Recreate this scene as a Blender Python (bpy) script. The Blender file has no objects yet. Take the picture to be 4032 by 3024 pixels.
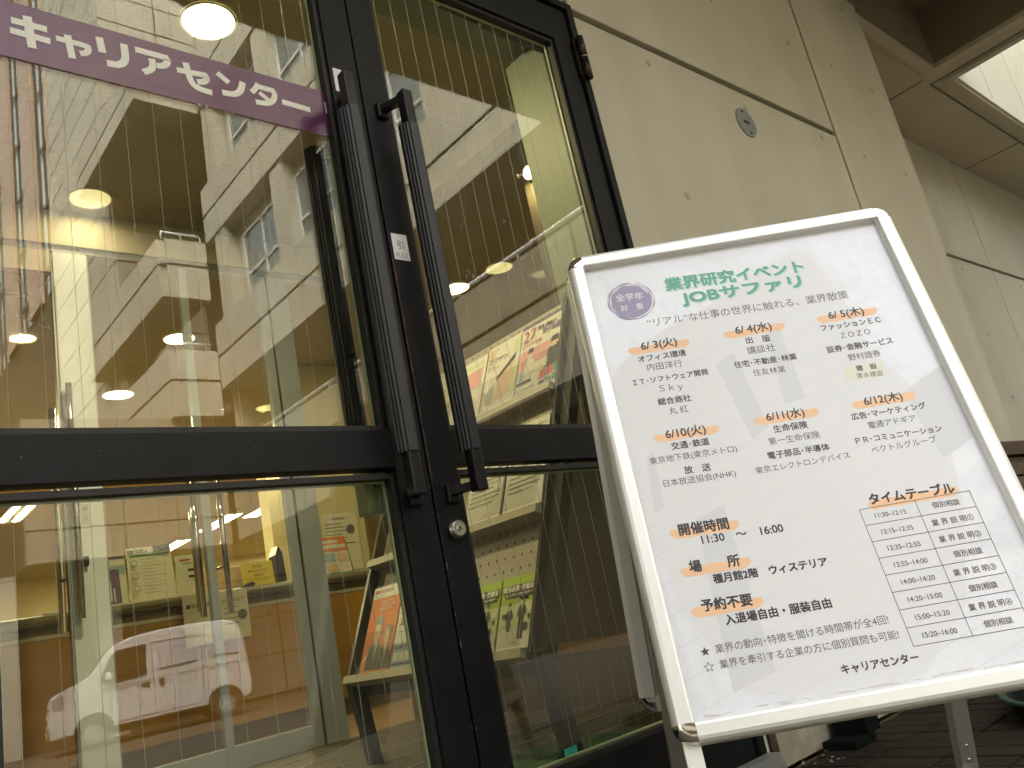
import bpy, bmesh, math, random
from mathutils import Vector, Matrix
random.seed(7)
SC = bpy.context.scene
COL = SC.collection
R = math.radians

# ------------------------------------------------------------------ camera
cam_d = bpy.data.cameras.new('camera')
cam_d.lens = 3262 / 4032 * 36
cam_d.sensor_width = 36
cam_d.clip_start = 0.02
cam_d.clip_end = 600
cam = bpy.data.objects.new('camera', cam_d)
COL.objects.link(cam)
_r = Vector((0.74840698, -0.63274912, -0.19878518))     # image right
_d = Vector((0.02699148, 0.3285274, -0.94410868))       # image down
_f = Vector((0.66269032, 0.70121202, 0.26295104))       # view direction
_m = Matrix((_r, -_d, -_f)).transposed()
cam.matrix_world = Matrix.Translation((0, -1.4, 0.52)) @ _m.to_4x4()
SC.camera = cam

# ------------------------------------------------------------------ sky, sun, exposure
W = bpy.data.worlds.new('World')
SC.world = W
W.use_nodes = True
nt = W.node_tree
bg = nt.nodes['Background']
sky = nt.nodes.new('ShaderNodeTexSky')
sky.sky_type = 'NISHITA'
sky.sun_disc = False
sky.sun_elevation = R(52)
sky.sun_rotation = R(-38)
sky.air_density = 2.2
sky.dust_density = 6.0
sky.ozone_density = 0.6
hs = nt.nodes.new('ShaderNodeHueSaturation')
hs.inputs['Saturation'].default_value = 0.28
nt.links.new(sky.outputs[0], hs.inputs['Color'])
nt.links.new(hs.outputs[0], bg.inputs[0])
bg.inputs[1].default_value = 0.15
sun_d = bpy.data.lights.new('sun', 'SUN')
sun_d.energy = 0.5
sun_d.angle = R(90)
sun_d.color = (1.0, 0.96, 0.9)
sun = bpy.data.objects.new('sun', sun_d)
COL.objects.link(sun)
# light comes from behind the entrance building, over the street (overcast)
_s = Vector((math.sin(R(-38)) * math.cos(R(52)), math.cos(R(-38)) * math.cos(R(52)), math.sin(R(52))))
sun.rotation_euler = _s.to_track_quat('Z', 'Y').to_euler()
SC.view_settings.view_transform = 'Standard'
SC.view_settings.look = 'None'
SC.view_settings.gamma = 1
SC.view_settings.use_curve_mapping = False
SC.view_settings.exposure = 3.25
SC.cycles.max_bounces = 10
SC.cycles.diffuse_bounces = 4
SC.cycles.glossy_bounces = 5
SC.cycles.transparent_max_bounces = 24
SC.cycles.transmission_bounces = 4
SC.cycles.sample_clamp_indirect = 6
SC.cycles.use_denoising = True
SC.cycles.caustics_reflective = False
SC.cycles.caustics_refractive = False

# ------------------------------------------------------------------ mesh helpers
def box(bm, x0, x1, y0, y1, z0, z1, mi=0, bev=0):
    vs = [bm.verts.new((x, y, z)) for z in (z0, z1) for y in (y0, y1) for x in (x0, x1)]
    fs = []
    for q in ((0, 2, 3, 1), (4, 5, 7, 6), (0, 1, 5, 4), (1, 3, 7, 5), (3, 2, 6, 7), (2, 0, 4, 6)):
        f = bm.faces.new([vs[i] for i in q]); f.material_index = mi; fs.append(f)
    if bev:
        es = list({e for f in fs for e in f.edges})
        bmesh.ops.bevel(bm, geom=es, offset=bev, segments=2, affect='EDGES', profile=0.5)
    return vs

def obox(bm, c, ax, ay, az, sx, sy, sz, mi=0):
    """box centred at c with half sizes along three given axes"""
    c = Vector(c); ax = Vector(ax).normalized(); ay = Vector(ay).normalized(); az = Vector(az).normalized()
    vs = [bm.verts.new(c + ax * sx * i + ay * sy * j + az * sz * k) for k in (-1, 1) for j in (-1, 1) for i in (-1, 1)]
    for q in ((0, 2, 3, 1), (4, 5, 7, 6), (0, 1, 5, 4), (1, 3, 7, 5), (3, 2, 6, 7), (2, 0, 4, 6)):
        f = bm.faces.new([vs[i] for i in q]); f.material_index = mi

def tube(bm, a, b, r, n=12, r2=None, cap=True, mi=0, smooth=True, phase=0.0):
    a = Vector(a); b = Vector(b); d = (b - a).normalized()
    u = d.orthogonal().normalized(); v = d.cross(u)
    r2 = r if r2 is None else r2
    A = [bm.verts.new(a + (u * math.cos(phase + 2 * math.pi * i / n) + v * math.sin(phase + 2 * math.pi * i / n)) * r) for i in range(n)]
    B = [bm.verts.new(b + (u * math.cos(phase + 2 * math.pi * i / n) + v * math.sin(phase + 2 * math.pi * i / n)) * r2) for i in range(n)]
    for i in range(n):
        f = bm.faces.new((A[i], A[(i + 1) % n], B[(i + 1) % n], B[i])); f.smooth = smooth; f.material_index = mi
    if cap:
        f = bm.faces.new(A[::-1]); f.material_index = mi
        f = bm.faces.new(B); f.material_index = mi

def poly(bm, pts, mi=0):
    f = bm.faces.new([bm.verts.new(p) for p in pts]); f.material_index = mi
    return f

def prism(bm, pts, off, mi=0):
    """extrude a planar outline by the vector off"""
    off = Vector(off)
    a = [bm.verts.new(Vector(p)) for p in pts]; b = [bm.verts.new(Vector(p) + off) for p in pts]
    n = len(pts)
    for f in (bm.faces.new(a[::-1]), bm.faces.new(b)): f.material_index = mi
    for i in range(n):
        f = bm.faces.new((a[i], a[(i + 1) % n], b[(i + 1) % n], b[i])); f.material_index = mi

def disc(bm, c, nrm, r, n=32, mi=0, ry=None):
    c = Vector(c); nrm = Vector(nrm).normalized(); u = nrm.orthogonal().normalized(); v = nrm.cross(u)
    ry = ry or r
    f = bm.faces.new([bm.verts.new(c + u * r * math.cos(2 * math.pi * i / n) + v * ry * math.sin(2 * math.pi * i / n)) for i in range(n)])
    f.material_index = mi

def BM(): return bmesh.new()

def add(name, bm, mats, parent=None, kind=None, fix=True):
    me = bpy.data.meshes.new(name)
    if fix: bmesh.ops.recalc_face_normals(bm, faces=bm.faces)
    bm.to_mesh(me); bm.free()
    for m in (mats if isinstance(mats, (list, tuple)) else [mats]): me.materials.append(m)
    o = bpy.data.objects.new(name, me); COL.objects.link(o)
    if parent: o.parent = parent
    if kind: o['kind'] = kind
    return o

def tag(o, label, cat, group=None):
    o['label'] = label; o['category'] = cat
    if group: o['group'] = group
    return o

def thing(name, label, cat, loc=(0, 0, 0), rz=0, group=None):
    o = bpy.data.objects.new(name, None); COL.objects.link(o)
    o.location = loc; o.rotation_euler = (0, 0, rz); o.empty_display_size = 0.1
    return tag(o, label, cat, group)

def boxpart(name, mats, parent, *a, bev=0, kind=None):
    bm = BM(); box(bm, *a, bev=bev); return add(name, bm, mats, parent, kind)

# flat print: lettering as real outlines
_tc = {}
def glyphs(text, off=0.0):
    key = (text, off)
    if key in _tc: return _tc[key]
    c = bpy.data.curves.new('lettering', 'FONT'); c.body = text; c.size = 1; c.offset = off; c.resolution_u = 3
    o = bpy.data.objects.new('lettering', c); COL.objects.link(o)
    dg = bpy.context.evaluated_depsgraph_get(); dg.update()
    me = bpy.data.meshes.new_from_object(o.evaluated_get(dg))
    vs = [v.co.copy() for v in me.vertices]; fs = [tuple(p.vertices) for p in me.polygons]
    bpy.data.objects.remove(o); bpy.data.curves.remove(c); bpy.data.meshes.remove(me)
    xs = [v.x for v in vs]; ys = [v.y for v in vs]
    _tc[key] = (vs, fs, min(xs), max(xs), min(ys), max(ys))
    return _tc[key]

def put_text(bm, text, O, U, V, u0, v0, u1, v1, off=0.0, mi=0, lift=0.0, height=None, slant=0.0):
    """bold lettering is overprinted with small shifts, so complex characters stay whole"""
    if off > 0:
        vs, fs, x0, x1, y0, y1 = glyphs(text, 0.0)
        s = math.hypot(u1 - u0, v1 - v0) / (x1 - x0); d = off * s
        N_ = Vector(U).cross(Vector(V)).normalized()
        for k, (a, b) in enumerate(((-d, -d), (d, -d), (d, d), (-d, d), (0, 0))):
            _put_text(bm, text, Vector(O) + N_ * 0.00002 * k, U, V, u0 + d + a, v0 + b, u1 - d + a, v1 + b, mi, lift, height, slant)
    else:
        _put_text(bm, text, O, U, V, u0, v0, u1, v1, mi, lift, height, slant)

def _put_text(bm, text, O, U, V, u0, v0, u1, v1, mi=0, lift=0.0, height=None, slant=0.0):
    """lettering whose ink runs from (u0,v0) to (u1,v1) (mid height) on the plane O + u*U + v*V"""
    vs, fs, x0, x1, y0, y1 = glyphs(text, 0.0)
    w = math.hypot(u1 - u0, v1 - v0); s = w / (x1 - x0)
    sy = s if height is None else height / (y1 - y0)
    cx, cy = (u1 - u0) / w, (v1 - v0) / w
    O = Vector(O); U = Vector(U); V = Vector(V); N = U.cross(V).normalized()
    ym = (y0 + y1) / 2
    nv = []
    for v in vs:
        a = (v.x - x0) * s + (v.y - ym) * sy * slant; b = (v.y - ym) * sy
        u = u0 + a * cx - b * cy; w_ = v0 + a * cy + b * cx
        nv.append(bm.verts.new(O + U * u + V * w_ + N * lift))
    for f in fs:
        try:
            ff = bm.faces.new([nv[i] for i in f]); ff.material_index = mi
        except ValueError: pass

# ------------------------------------------------------------------ materials
def mat(name, col, rough=0.6, metal=0.0, spec=0.5, coat=0.0, noise=None, bump=None, emit=None):
    """noise=(scale, amount) mottles the colour, bump=(scale, strength, distance)"""
    m = bpy.data.materials.new(name); m.use_nodes = True
    n = m.node_tree; b = n.nodes['Principled BSDF']
    b.inputs['Base Color'].default_value = (*col, 1)
    b.inputs['Roughness'].default_value = rough; b.inputs['Metallic'].default_value = metal
    b.inputs['Specular IOR Level'].default_value = spec; b.inputs['Coat Weight'].default_value = coat
    tc = None
    if noise or bump:
        tc = n.nodes.new('ShaderNodeTexCoord')
    if noise:
        t = n.nodes.new('ShaderNodeTexNoise'); t.inputs['Scale'].default_value = noise[0]; t.inputs['Detail'].default_value = 6
        t.inputs['Roughness'].default_value = 0.62
        n.links.new(tc.outputs['Object'], t.inputs['Vector'])
        r = n.nodes.new('ShaderNodeMapRange'); r.inputs['From Min'].default_value = 0.3; r.inputs['From Max'].default_value = 0.7
        r.inputs['To Min'].default_value = 1 - noise[1]; r.inputs['To Max'].default_value = 1 + noise[1] * 0.6
        n.links.new(t.outputs['Fac'], r.inputs['Value'])
        mx = n.nodes.new('ShaderNodeMix'); mx.data_type = 'RGBA'; mx.blend_type = 'MULTIPLY'; mx.inputs[0].default_value = 1
        mx.inputs[6].default_value = (*col, 1)
        n.links.new(r.outputs[0], mx.inputs[7]); n.links.new(mx.outputs[2], b.inputs['Base Color'])
    if bump:
        t = n.nodes.new('ShaderNodeTexNoise'); t.inputs['Scale'].default_value = bump[0]; t.inputs['Detail'].default_value = 5
        n.links.new(tc.outputs['Object'], t.inputs['Vector'])
        bp = n.nodes.new('ShaderNodeBump'); bp.inputs['Strength'].default_value = bump[1]; bp.inputs['Distance'].default_value = bump[2]
        n.links.new(t.outputs['Fac'], bp.inputs['Height']); n.links.new(bp.outputs[0], b.inputs['Normal'])
    if emit:
        b.inputs['Emission Color'].default_value = (*emit[0], 1); b.inputs['Emission Strength'].default_value = emit[1]
    return m

def concrete(name, col, grain=260, big=1.3, amt=0.12, streak=0.0):
    """painted concrete: large soft mottling, fine sprayed grain, a few darker specks"""
    m = bpy.data.materials.new(name); m.use_nodes = True
    n = m.node_tree; L = n.links.new; b = n.nodes['Principled BSDF']; b.inputs['Roughness'].default_value = 0.75
    b.inputs['Specular IOR Level'].default_value = 0.35
    tc = n.nodes.new('ShaderNodeTexCoord')
    def nz(scale, det=5, ro=0.6):
        t = n.nodes.new('ShaderNodeTexNoise'); t.inputs['Scale'].default_value = scale; t.inputs['Detail'].default_value = det
        t.inputs['Roughness'].default_value = ro; L(tc.outputs['Object'], t.inputs['Vector']); return t
    def rng(o, a, c, lo, hi):
        r = n.nodes.new('ShaderNodeMapRange'); r.inputs['From Min'].default_value = a; r.inputs['From Max'].default_value = c
        r.inputs['To Min'].default_value = lo; r.inputs['To Max'].default_value = hi; L(o, r.inputs['Value']); return r.outputs[0]
    def mul(a, c):
        k = n.nodes.new('ShaderNodeMath'); k.operation = 'MULTIPLY'; L(a, k.inputs[0]); L(c, k.inputs[1]); return k.outputs[0]
    a = rng(nz(big).outputs['Fac'], 0.3, 0.7, 1 - amt, 1 + amt * 0.6)
    c = rng(nz(grain, 2).outputs['Fac'], 0.35, 0.65, 0.93, 1.05)
    s = rng(nz(34, 2, 0.4).outputs['Fac'], 0.24, 0.29, 0.86, 1.0)
    f = mul(mul(a, c), s)
    if streak:
        mp = n.nodes.new('ShaderNodeMapping'); mp.inputs['Scale'].default_value = (5, 5, 0.35); L(tc.outputs['Object'], mp.inputs['Vector'])
        t = nz(1.0); L(mp.outputs[0], t.inputs['Vector']); f = mul(f, rng(t.outputs['Fac'], 0.35, 0.65, 1 - streak, 1.03))
    mx = n.nodes.new('ShaderNodeMix'); mx.data_type = 'RGBA'; mx.blend_type = 'MULTIPLY'; mx.inputs[0].default_value = 1
    mx.inputs[6].default_value = (*col, 1); L(f, mx.inputs[7]); L(mx.outputs[2], b.inputs['Base Color'])
    t = nz(grain * 0.8, 3); bp = n.nodes.new('ShaderNodeBump'); bp.inputs['Strength'].default_value = 0.35; bp.inputs['Distance'].default_value = 0.0015
    L(t.outputs['Fac'], bp.inputs['Height']); L(bp.outputs[0], b.inputs['Normal'])
    return m

def glass(name, tint, f0, dust=0.0):
    """clear pane: tinted see-through plus a mirror layer that follows the viewing angle"""
    m = bpy.data.materials.new(name); m.use_nodes = True
    n = m.node_tree; n.nodes.clear(); L = n.links.new
    out = n.nodes.new('ShaderNodeOutputMaterial')
    tr = n.nodes.new('ShaderNodeBsdfTransparent'); tr.inputs[0].default_value = (*tint, 1)
    gl = n.nodes.new('ShaderNodeBsdfGlossy'); gl.inputs['Roughness'].default_value = 0.0; gl.inputs[0].default_value = (1, 1, 1, 1)
    lw = n.nodes.new('ShaderNodeLayerWeight'); lw.inputs['Blend'].default_value = 0.5
    p = n.nodes.new('ShaderNodeMath'); p.operation = 'POWER'; p.inputs[1].default_value = 5; L(lw.outputs['Facing'], p.inputs[0])
    q = n.nodes.new('ShaderNodeMath'); q.operation = 'MULTIPLY_ADD'; q.inputs[1].default_value = 1 - f0; q.inputs[2].default_value = f0
    L(p.outputs[0], q.inputs[0])
    base = tr
    if dust:
        df = n.nodes.new('ShaderNodeBsdfDiffuse'); df.inputs[0].default_value = (0.6, 0.58, 0.5, 1)
        tc = n.nodes.new('ShaderNodeTexCoord'); t = n.nodes.new('ShaderNodeTexNoise'); t.inputs['Scale'].default_value = 14; t.inputs['Detail'].default_value = 8
        L(tc.outputs['Object'], t.inputs['Vector'])
        rg = n.nodes.new('ShaderNodeMapRange'); rg.inputs['From Min'].default_value = 0.5; rg.inputs['From Max'].default_value = 0.85
        rg.inputs['To Min'].default_value = dust * 0.3; rg.inputs['To Max'].default_value = dust * 2.2; L(t.outputs['Fac'], rg.inputs['Value'])
        ms = n.nodes.new('ShaderNodeMixShader'); L(rg.outputs[0], ms.inputs[0]); L(tr.outputs[0], ms.inputs[1]); L(df.outputs[0], ms.inputs[2]); base = ms
    mx = n.nodes.new('ShaderNodeMixShader'); L(q.outputs[0], mx.inputs[0]); L(base.outputs[0], mx.inputs[1]); L(gl.outputs[0], mx.inputs[2])
    L(mx.outputs[0], out.inputs[0])
    return m

def lit(name, col, strength):
    return mat(name, (0.8, 0.8, 0.8), 0.5, emit=(col, strength))

M = dict(
    wall=concrete('painted_concrete', (0.525, 0.50, 0.388), 260, 0.9, 0.10, 0.05),
    wing=concrete('weathered_concrete', (0.54, 0.505, 0.405), 60, 0.5, 0.12, 0.10), wing_shaded=concrete('shaded_low_concrete', (0.34, 0.31, 0.235), 60, 0.5, 0.12, 0.10),  # second concrete is a darkened copy; dimmer light low down put into its colour
    ceil=concrete('soffit_concrete', (0.50, 0.455, 0.345), 200, 1.0, 0.10),
    groove=mat('joint_sealant', (0.16, 0.135, 0.095), 0.85, noise=(8, 0.2)),
    dimple=mat('plug_mortar', (0.42, 0.385, 0.29), 0.9),
    plinth=concrete('stained_plinth', (0.42, 0.38, 0.29), 90, 7, 0.35, 0.3),
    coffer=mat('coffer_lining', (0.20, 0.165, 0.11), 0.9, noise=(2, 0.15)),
    black=mat('black_door_paint', (0.007, 0.0078, 0.010), 0.48, spec=0.22, noise=(9, 0.45), bump=(160, 0.2, 0.0006)),
    grip=mat('grey_grip', (0.022, 0.023, 0.027), 0.45, spec=0.35, bump=(300, 0.1, 0.0005)),
    iron=mat('cast_black_iron', (0.006, 0.006, 0.007), 0.42, spec=0.35, bump=(90, 0.7, 0.003)),
    rotten=mat('rotten_edge', (0.05, 0.036, 0.024), 0.95, noise=(60, 0.6)),
    rust=mat('rust', (0.12, 0.055, 0.035), 0.9, noise=(60, 0.5)),
    chip=mat('chipped_paint', (0.20, 0.18, 0.15), 0.8),
    gasket=mat('dark_gasket', (0.012, 0.011, 0.009), 0.6),
    bead=mat('bronze_bead', (0.20, 0.14, 0.07), 0.35, metal=0.6),
    chrome=mat('chrome', (0.78, 0.77, 0.75), 0.07, metal=1.0),
    steel=mat('brushed_steel', (0.50, 0.48, 0.45), 0.28, metal=1.0, bump=(300, 0.1, 0.0004)),
    silver=mat('silver_aluminium', (0.82, 0.83, 0.81), 0.42, metal=0.45, spec=0.4, bump=(500, 0.05, 0.0003)),
    satin=mat('satin_stile', (0.40, 0.46, 0.50), 0.5, metal=0.2),
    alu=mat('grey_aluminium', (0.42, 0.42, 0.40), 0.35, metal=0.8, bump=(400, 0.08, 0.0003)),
    alud=mat('dull_aluminium', (0.33, 0.34, 0.33), 0.45, metal=0.5),  # darker, less metallic aluminium for plates, tracks and edges
    paper=mat('poster_paper', (0.80, 0.82, 0.885), 0.36, spec=0.35, coat=0.35, noise=(4, 0.05), bump=(6, 0.6, 0.02)),
    backing=mat('grey_backing_board', (0.52, 0.55, 0.56), 0.5),
    ink=mat('charcoal_ink', (0.075, 0.065, 0.07), 0.55), inkL=mat('grey_ink', (0.17, 0.15, 0.15), 0.55), inkK=mat('black_ink', (0.045, 0.038, 0.045), 0.55),
    green=mat('green_ink', (0.13, 0.42, 0.32), 0.55), greenL=mat('pale_green_ink', (0.50, 0.72, 0.64), 0.55),
    orange=mat('orange_marker_ink', (0.88, 0.58, 0.36), 0.55), lilac=mat('lilac_ink', (0.36, 0.33, 0.49), 0.55),
    white=mat('white_print', (0.82, 0.82, 0.82), 0.5), cream=mat('cream_label', (0.78, 0.77, 0.66), 0.5),
    wm1=mat('watermark_grey', (0.755, 0.765, 0.79), 0.45), wm2=mat('watermark_dark', (0.685, 0.695, 0.735), 0.45), wm3=mat('watermark_line', (0.71, 0.725, 0.765), 0.45),
    purple=mat('purple_vinyl', (0.10, 0.018, 0.082), 0.25, spec=0.5, coat=0.15),
    vinyl=mat('white_vinyl', (0.78, 0.79, 0.72), 0.4),
    sticker=mat('white_sticker', (0.80, 0.80, 0.80), 0.45), teal=mat('teal_sticker', (0.04, 0.45, 0.36), 0.5),
    glass=glass('door_glass', (0.93, 0.935, 0.86), 0.056, 0.011), glass2=glass('inner_glass', (0.95, 0.965, 0.90), 0.003),
    acrylic=glass('clear_acrylic', (0.93, 0.93, 0.92), 0.04),
    wire=mat('pane_wire', (0.36, 0.37, 0.29), 0.5, metal=0.3),
    edge=mat('pale_green_edge', (0.48, 0.60, 0.42), 0.4),
    jamb=mat('sage_jamb_paint', (0.20, 0.26, 0.19), 0.5),
    rock=None, beige=mat('beige_wall_paint', (0.62, 0.56, 0.38), 0.6, noise=(3, 0.06)), yel=mat('cream_wall_paint', (0.70, 0.63, 0.38), 0.6),
    olive=mat('olive_side_wall', (0.06, 0.05, 0.026), 0.6, noise=(5, 0.12)),
    brown=mat('brown_panel', (0.17, 0.11, 0.045), 0.5, noise=(5, 0.15)),
    postw=mat('pale_post_enamel', (0.72, 0.80, 0.86), 0.4, spec=0.5),
    oak=None, carpet=mat('brown_carpet', (0.26, 0.17, 0.07), 0.95, noise=(90, 0.4), bump=(250, 0.6, 0.003)),
    vfloor=mat('vestibule_floor', (0.085, 0.07, 0.04), 0.5, noise=(40, 0.4)),
    mat_green=mat('green_door_mat', (0.02, 0.08, 0.03), 0.95, noise=(120, 0.4), bump=(300, 0.8, 0.004)),
    ctop=mat('olive_counter_edge', (0.16, 0.14, 0.085), 0.35, spec=0.5), cstrip=mat('pale_strip', (0.50, 0.47, 0.36), 0.5),
    dark=mat('dark_opening', (0.035, 0.03, 0.02), 0.8), asphalt=mat('asphalt', (0.075, 0.064, 0.048), 0.9, noise=(20, 0.3), bump=(150, 0.4, 0.003)),
    van=mat('white_car_paint', (0.50, 0.49, 0.48), 0.5, spec=0.4), vglass=mat('dark_car_glass', (0.02, 0.018, 0.015), 0.12, spec=0.4),
    tyre=mat('tyre_rubber', (0.02, 0.02, 0.02), 0.8), rim=mat('wheel_grey', (0.55, 0.55, 0.55), 0.35, metal=0.7), plate=mat('yellow_plate', (0.65, 0.45, 0.06), 0.5),
    wframe=mat('white_window_frame', (0.74, 0.76, 0.76), 0.4), wglass=mat('window_pane', (0.16, 0.19, 0.19), 0.10, spec=0.7),
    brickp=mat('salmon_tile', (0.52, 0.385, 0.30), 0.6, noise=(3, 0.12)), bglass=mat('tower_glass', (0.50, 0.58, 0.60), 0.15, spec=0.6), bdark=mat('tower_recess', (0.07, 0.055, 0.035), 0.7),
    leafgreen=mat('dark_green_plastic', (0.002, 0.004, 0.0035), 0.6, spec=0.15), leafrim=mat('green_plastic_rim', (0.020, 0.075, 0.05), 0.45),
    leaf=mat('fallen_leaf', (0.30, 0.38, 0.18), 0.7),
    lamp=lit('downlight_glow', (1.0, 0.90, 0.62), 2.2), lampdim=lit('dim_downlight_glow', (1.0, 0.86, 0.42), 0.10), tubeglow=lit('tube_glow', (1.0, 0.92, 0.70), 1.6),
    lampring=mat('lamp_ring', (0.75, 0.7, 0.5), 0.4),
    shutter=mat('troffer_white', (0.75, 0.72, 0.6), 0.5),
    bog=mat('brochure_orange', (0.72, 0.22, 0.035), 0.5), bgreen=mat('brochure_lime', (0.36, 0.52, 0.035), 0.45), bgl=mat('brochure_pale_lime', (0.62, 0.70, 0.38), 0.45),
    bwhite=mat('brochure_white', (0.74, 0.74, 0.68), 0.45), bpink=mat('brochure_pink', (0.70, 0.36, 0.36), 0.45), bpurple=mat('brochure_purple', (0.13, 0.07, 0.20), 0.45),
    bred=mat('brochure_red', (0.55, 0.08, 0.05), 0.5), bblue=mat('brochure_blue', (0.30, 0.48, 0.58), 0.5), byel=mat('brochure_yellow', (0.78, 0.66, 0.06), 0.5),
    skin=mat('print_skin', (0.72, 0.55, 0.40), 0.5), suit=mat('print_suit', (0.022, 0.028, 0.018), 0.5), bgrey=mat('brochure_grey', (0.40, 0.42, 0.45), 0.5),
    bteal=mat('brochure_teal', (0.08, 0.28, 0.22), 0.5), perf=mat('perforated_steel', (0.40, 0.375, 0.30), 0.5, metal=0.2), post=mat('rack_post', (0.05, 0.052, 0.042), 0.35, metal=0.6),
)

def wood(name, col, grain_axis, scale=6, amt=0.35):
    m = bpy.data.materials.new(name); m.use_nodes = True
    n = m.node_tree; L = n.links.new; b = n.nodes['Principled BSDF']; b.inputs['Roughness'].default_value = 0.75; b.inputs['Specular IOR Level'].default_value = 0.12
    tc = n.nodes.new('ShaderNodeTexCoord'); mp = n.nodes.new('ShaderNodeMapping'); sc = [scale * 9] * 3; sc[grain_axis] = scale * 0.6
    mp.inputs['Scale'].default_value = sc; L(tc.outputs['Object'], mp.inputs['Vector'])
    t = n.nodes.new('ShaderNodeTexNoise'); t.inputs['Scale'].default_value = 1; t.inputs['Detail'].default_value = 6; L(mp.outputs[0], t.inputs['Vector'])
    oi = n.nodes.new('ShaderNodeObjectInfo')
    r = n.nodes.new('ShaderNodeMapRange'); r.inputs['From Min'].default_value = 0.3; r.inputs['From Max'].default_value = 0.7
    r.inputs['To Min'].default_value = 1 - amt; r.inputs['To Max'].default_value = 1 + amt * 0.5; L(t.outputs['Fac'], r.inputs['Value'])
    r2 = n.nodes.new('ShaderNodeMapRange'); r2.inputs['To Min'].default_value = 0.82; r2.inputs['To Max'].default_value = 1.15; L(oi.outputs['Random'], r2.inputs['Value'])
    k = n.nodes.new('ShaderNodeMath'); k.operation = 'MULTIPLY'; L(r.outputs[0], k.inputs[0]); L(r2.outputs[0], k.inputs[1])
    mx = n.nodes.new('ShaderNodeMix'); mx.data_type = 'RGBA'; mx.blend_type = 'MULTIPLY'; mx.inputs[0].default_value = 1
    mx.inputs[6].default_value = (*col, 1); L(k.outputs[0], mx.inputs[7]); L(mx.outputs[2], b.inputs['Base Color'])
    bp = n.nodes.new('ShaderNodeBump'); bp.inputs['Strength'].default_value = 0.3; bp.inputs['Distance'].default_value = 0.002
    L(t.outputs['Fac'], bp.inputs['Height']); L(bp.outputs[0], b.inputs['Normal'])
    return m
M['oak'] = wood('counter_wood', (0.46, 0.25, 0.045), 0, 1.2, 0.12)
M['plank'] = wood('weathered_plank', (0.115, 0.085, 0.058), 0, 4, 0.35)
M['paver'] = wood('brown_paver', (0.024, 0.018, 0.012), 1, 5, 0.4)
M['paving'] = mat('grey_paving', (0.095, 0.082, 0.062), 0.85, noise=(3, 0.15), bump=(120, 0.3, 0.002))
M['seam'] = mat('facade_joint', (0.05, 0.042, 0.028), 0.9)
M['grout'] = mat('paver_joint', (0.085, 0.07, 0.045), 0.9, noise=(25, 0.35))

def rockwool():
    m = mat('rockwool_tile', (0.42, 0.36, 0.22), 0.9)
    n = m.node_tree; L = n.links.new; b = n.nodes['Principled BSDF']
    tc = n.nodes.new('ShaderNodeTexCoord'); mp = n.nodes.new('ShaderNodeMapping'); mp.inputs['Scale'].default_value = (70, 190, 1); L(tc.outputs['Object'], mp.inputs['Vector'])
    t = n.nodes.new('ShaderNodeTexNoise'); t.inputs['Scale'].default_value = 1; t.inputs['Detail'].default_value = 2; L(mp.outputs[0], t.inputs['Vector'])
    r = n.nodes.new('ShaderNodeMapRange'); r.inputs['From Min'].default_value = 0.34; r.inputs['From Max'].default_value = 0.42; r.inputs['To Min'].default_value = 0.68; r.inputs['To Max'].default_value = 1
    L(t.outputs['Fac'], r.inputs['Value'])
    mx = n.nodes.new('ShaderNodeMix'); mx.data_type = 'RGBA'; mx.blend_type = 'MULTIPLY'; mx.inputs[0].default_value = 1
    mx.inputs[6].default_value = (0.42, 0.36, 0.22, 1); L(r.outputs[0], mx.inputs[7]); L(mx.outputs[2], b.inputs['Base Color'])
    return m
M['rock'] = rockwool()

# ================================================================== GROUND
g = BM(); box(g, -90, 120, -160, 60, -0.7, -0.305); add('road', g, M['asphalt'], kind='structure')
g = BM(); box(g, -9, 13, -6.2, -1.702, -0.3, -0.006); add('forecourt', g, M['paving'], kind='structure')
g = BM(); box(g, -8, 12, -1.7, -0.0, -0.3, -0.012); pav = add('pavement', g, M['grout'], kind='structure')
# brown pavers in the part of the entrance floor that is seen
NX, NY = 32, 6
pv = bpy.data.meshes.new('paver'); b = BM(); box(b, 0, 0.077, 0, 0.166, -0.03, 0, bev=0.0025); b.to_mesh(pv); b.free(); pv.materials.append(M['paver'])
for i in range(NX):
    for j in range(NY):
        o = bpy.data.objects.new('paver', pv); COL.objects.link(o); o.parent = pav
        o.location = (1.93 + i * 0.0825, -0.034 - 0.1745 * (j + 1) + 0.004, random.uniform(-0.0015, 0.001))
        o.rotation_euler = (random.uniform(-.004, .004), random.uniform(-.004, .004), 0)

# ================================================================== CANOPY over the entrance
CZ = 3.48
can = thing('canopy', 'concrete canopy soffit with a dark square coffer and a bright light well', 'canopy')
b = BM()
for x0, x1, y0, y1 in ((-8, 4.30, -1.61, 0.9), (4.30, 5.82, 0.03, 0.9), (4.30, 5.82, -1.61, -1.35), (5.82, 6.14, -1.61, 0.9), (6.14, 9.4, 0.02, 0.9), (6.14, 9.4, -1.61, -1.45), (9.4, 12.5, -1.61, 0.9)):
    box(b, x0, x1, y0, y1, CZ, CZ + 0.45)
add('soffit_slab', b, M['ceil'], can)
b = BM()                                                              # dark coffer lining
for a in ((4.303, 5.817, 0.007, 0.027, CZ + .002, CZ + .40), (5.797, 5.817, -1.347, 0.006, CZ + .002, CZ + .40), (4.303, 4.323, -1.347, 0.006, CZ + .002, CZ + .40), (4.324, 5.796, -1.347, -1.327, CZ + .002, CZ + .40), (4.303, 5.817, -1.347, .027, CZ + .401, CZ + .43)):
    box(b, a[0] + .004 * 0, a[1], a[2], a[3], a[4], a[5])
add('coffer', b, M['coffer'], can)
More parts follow.
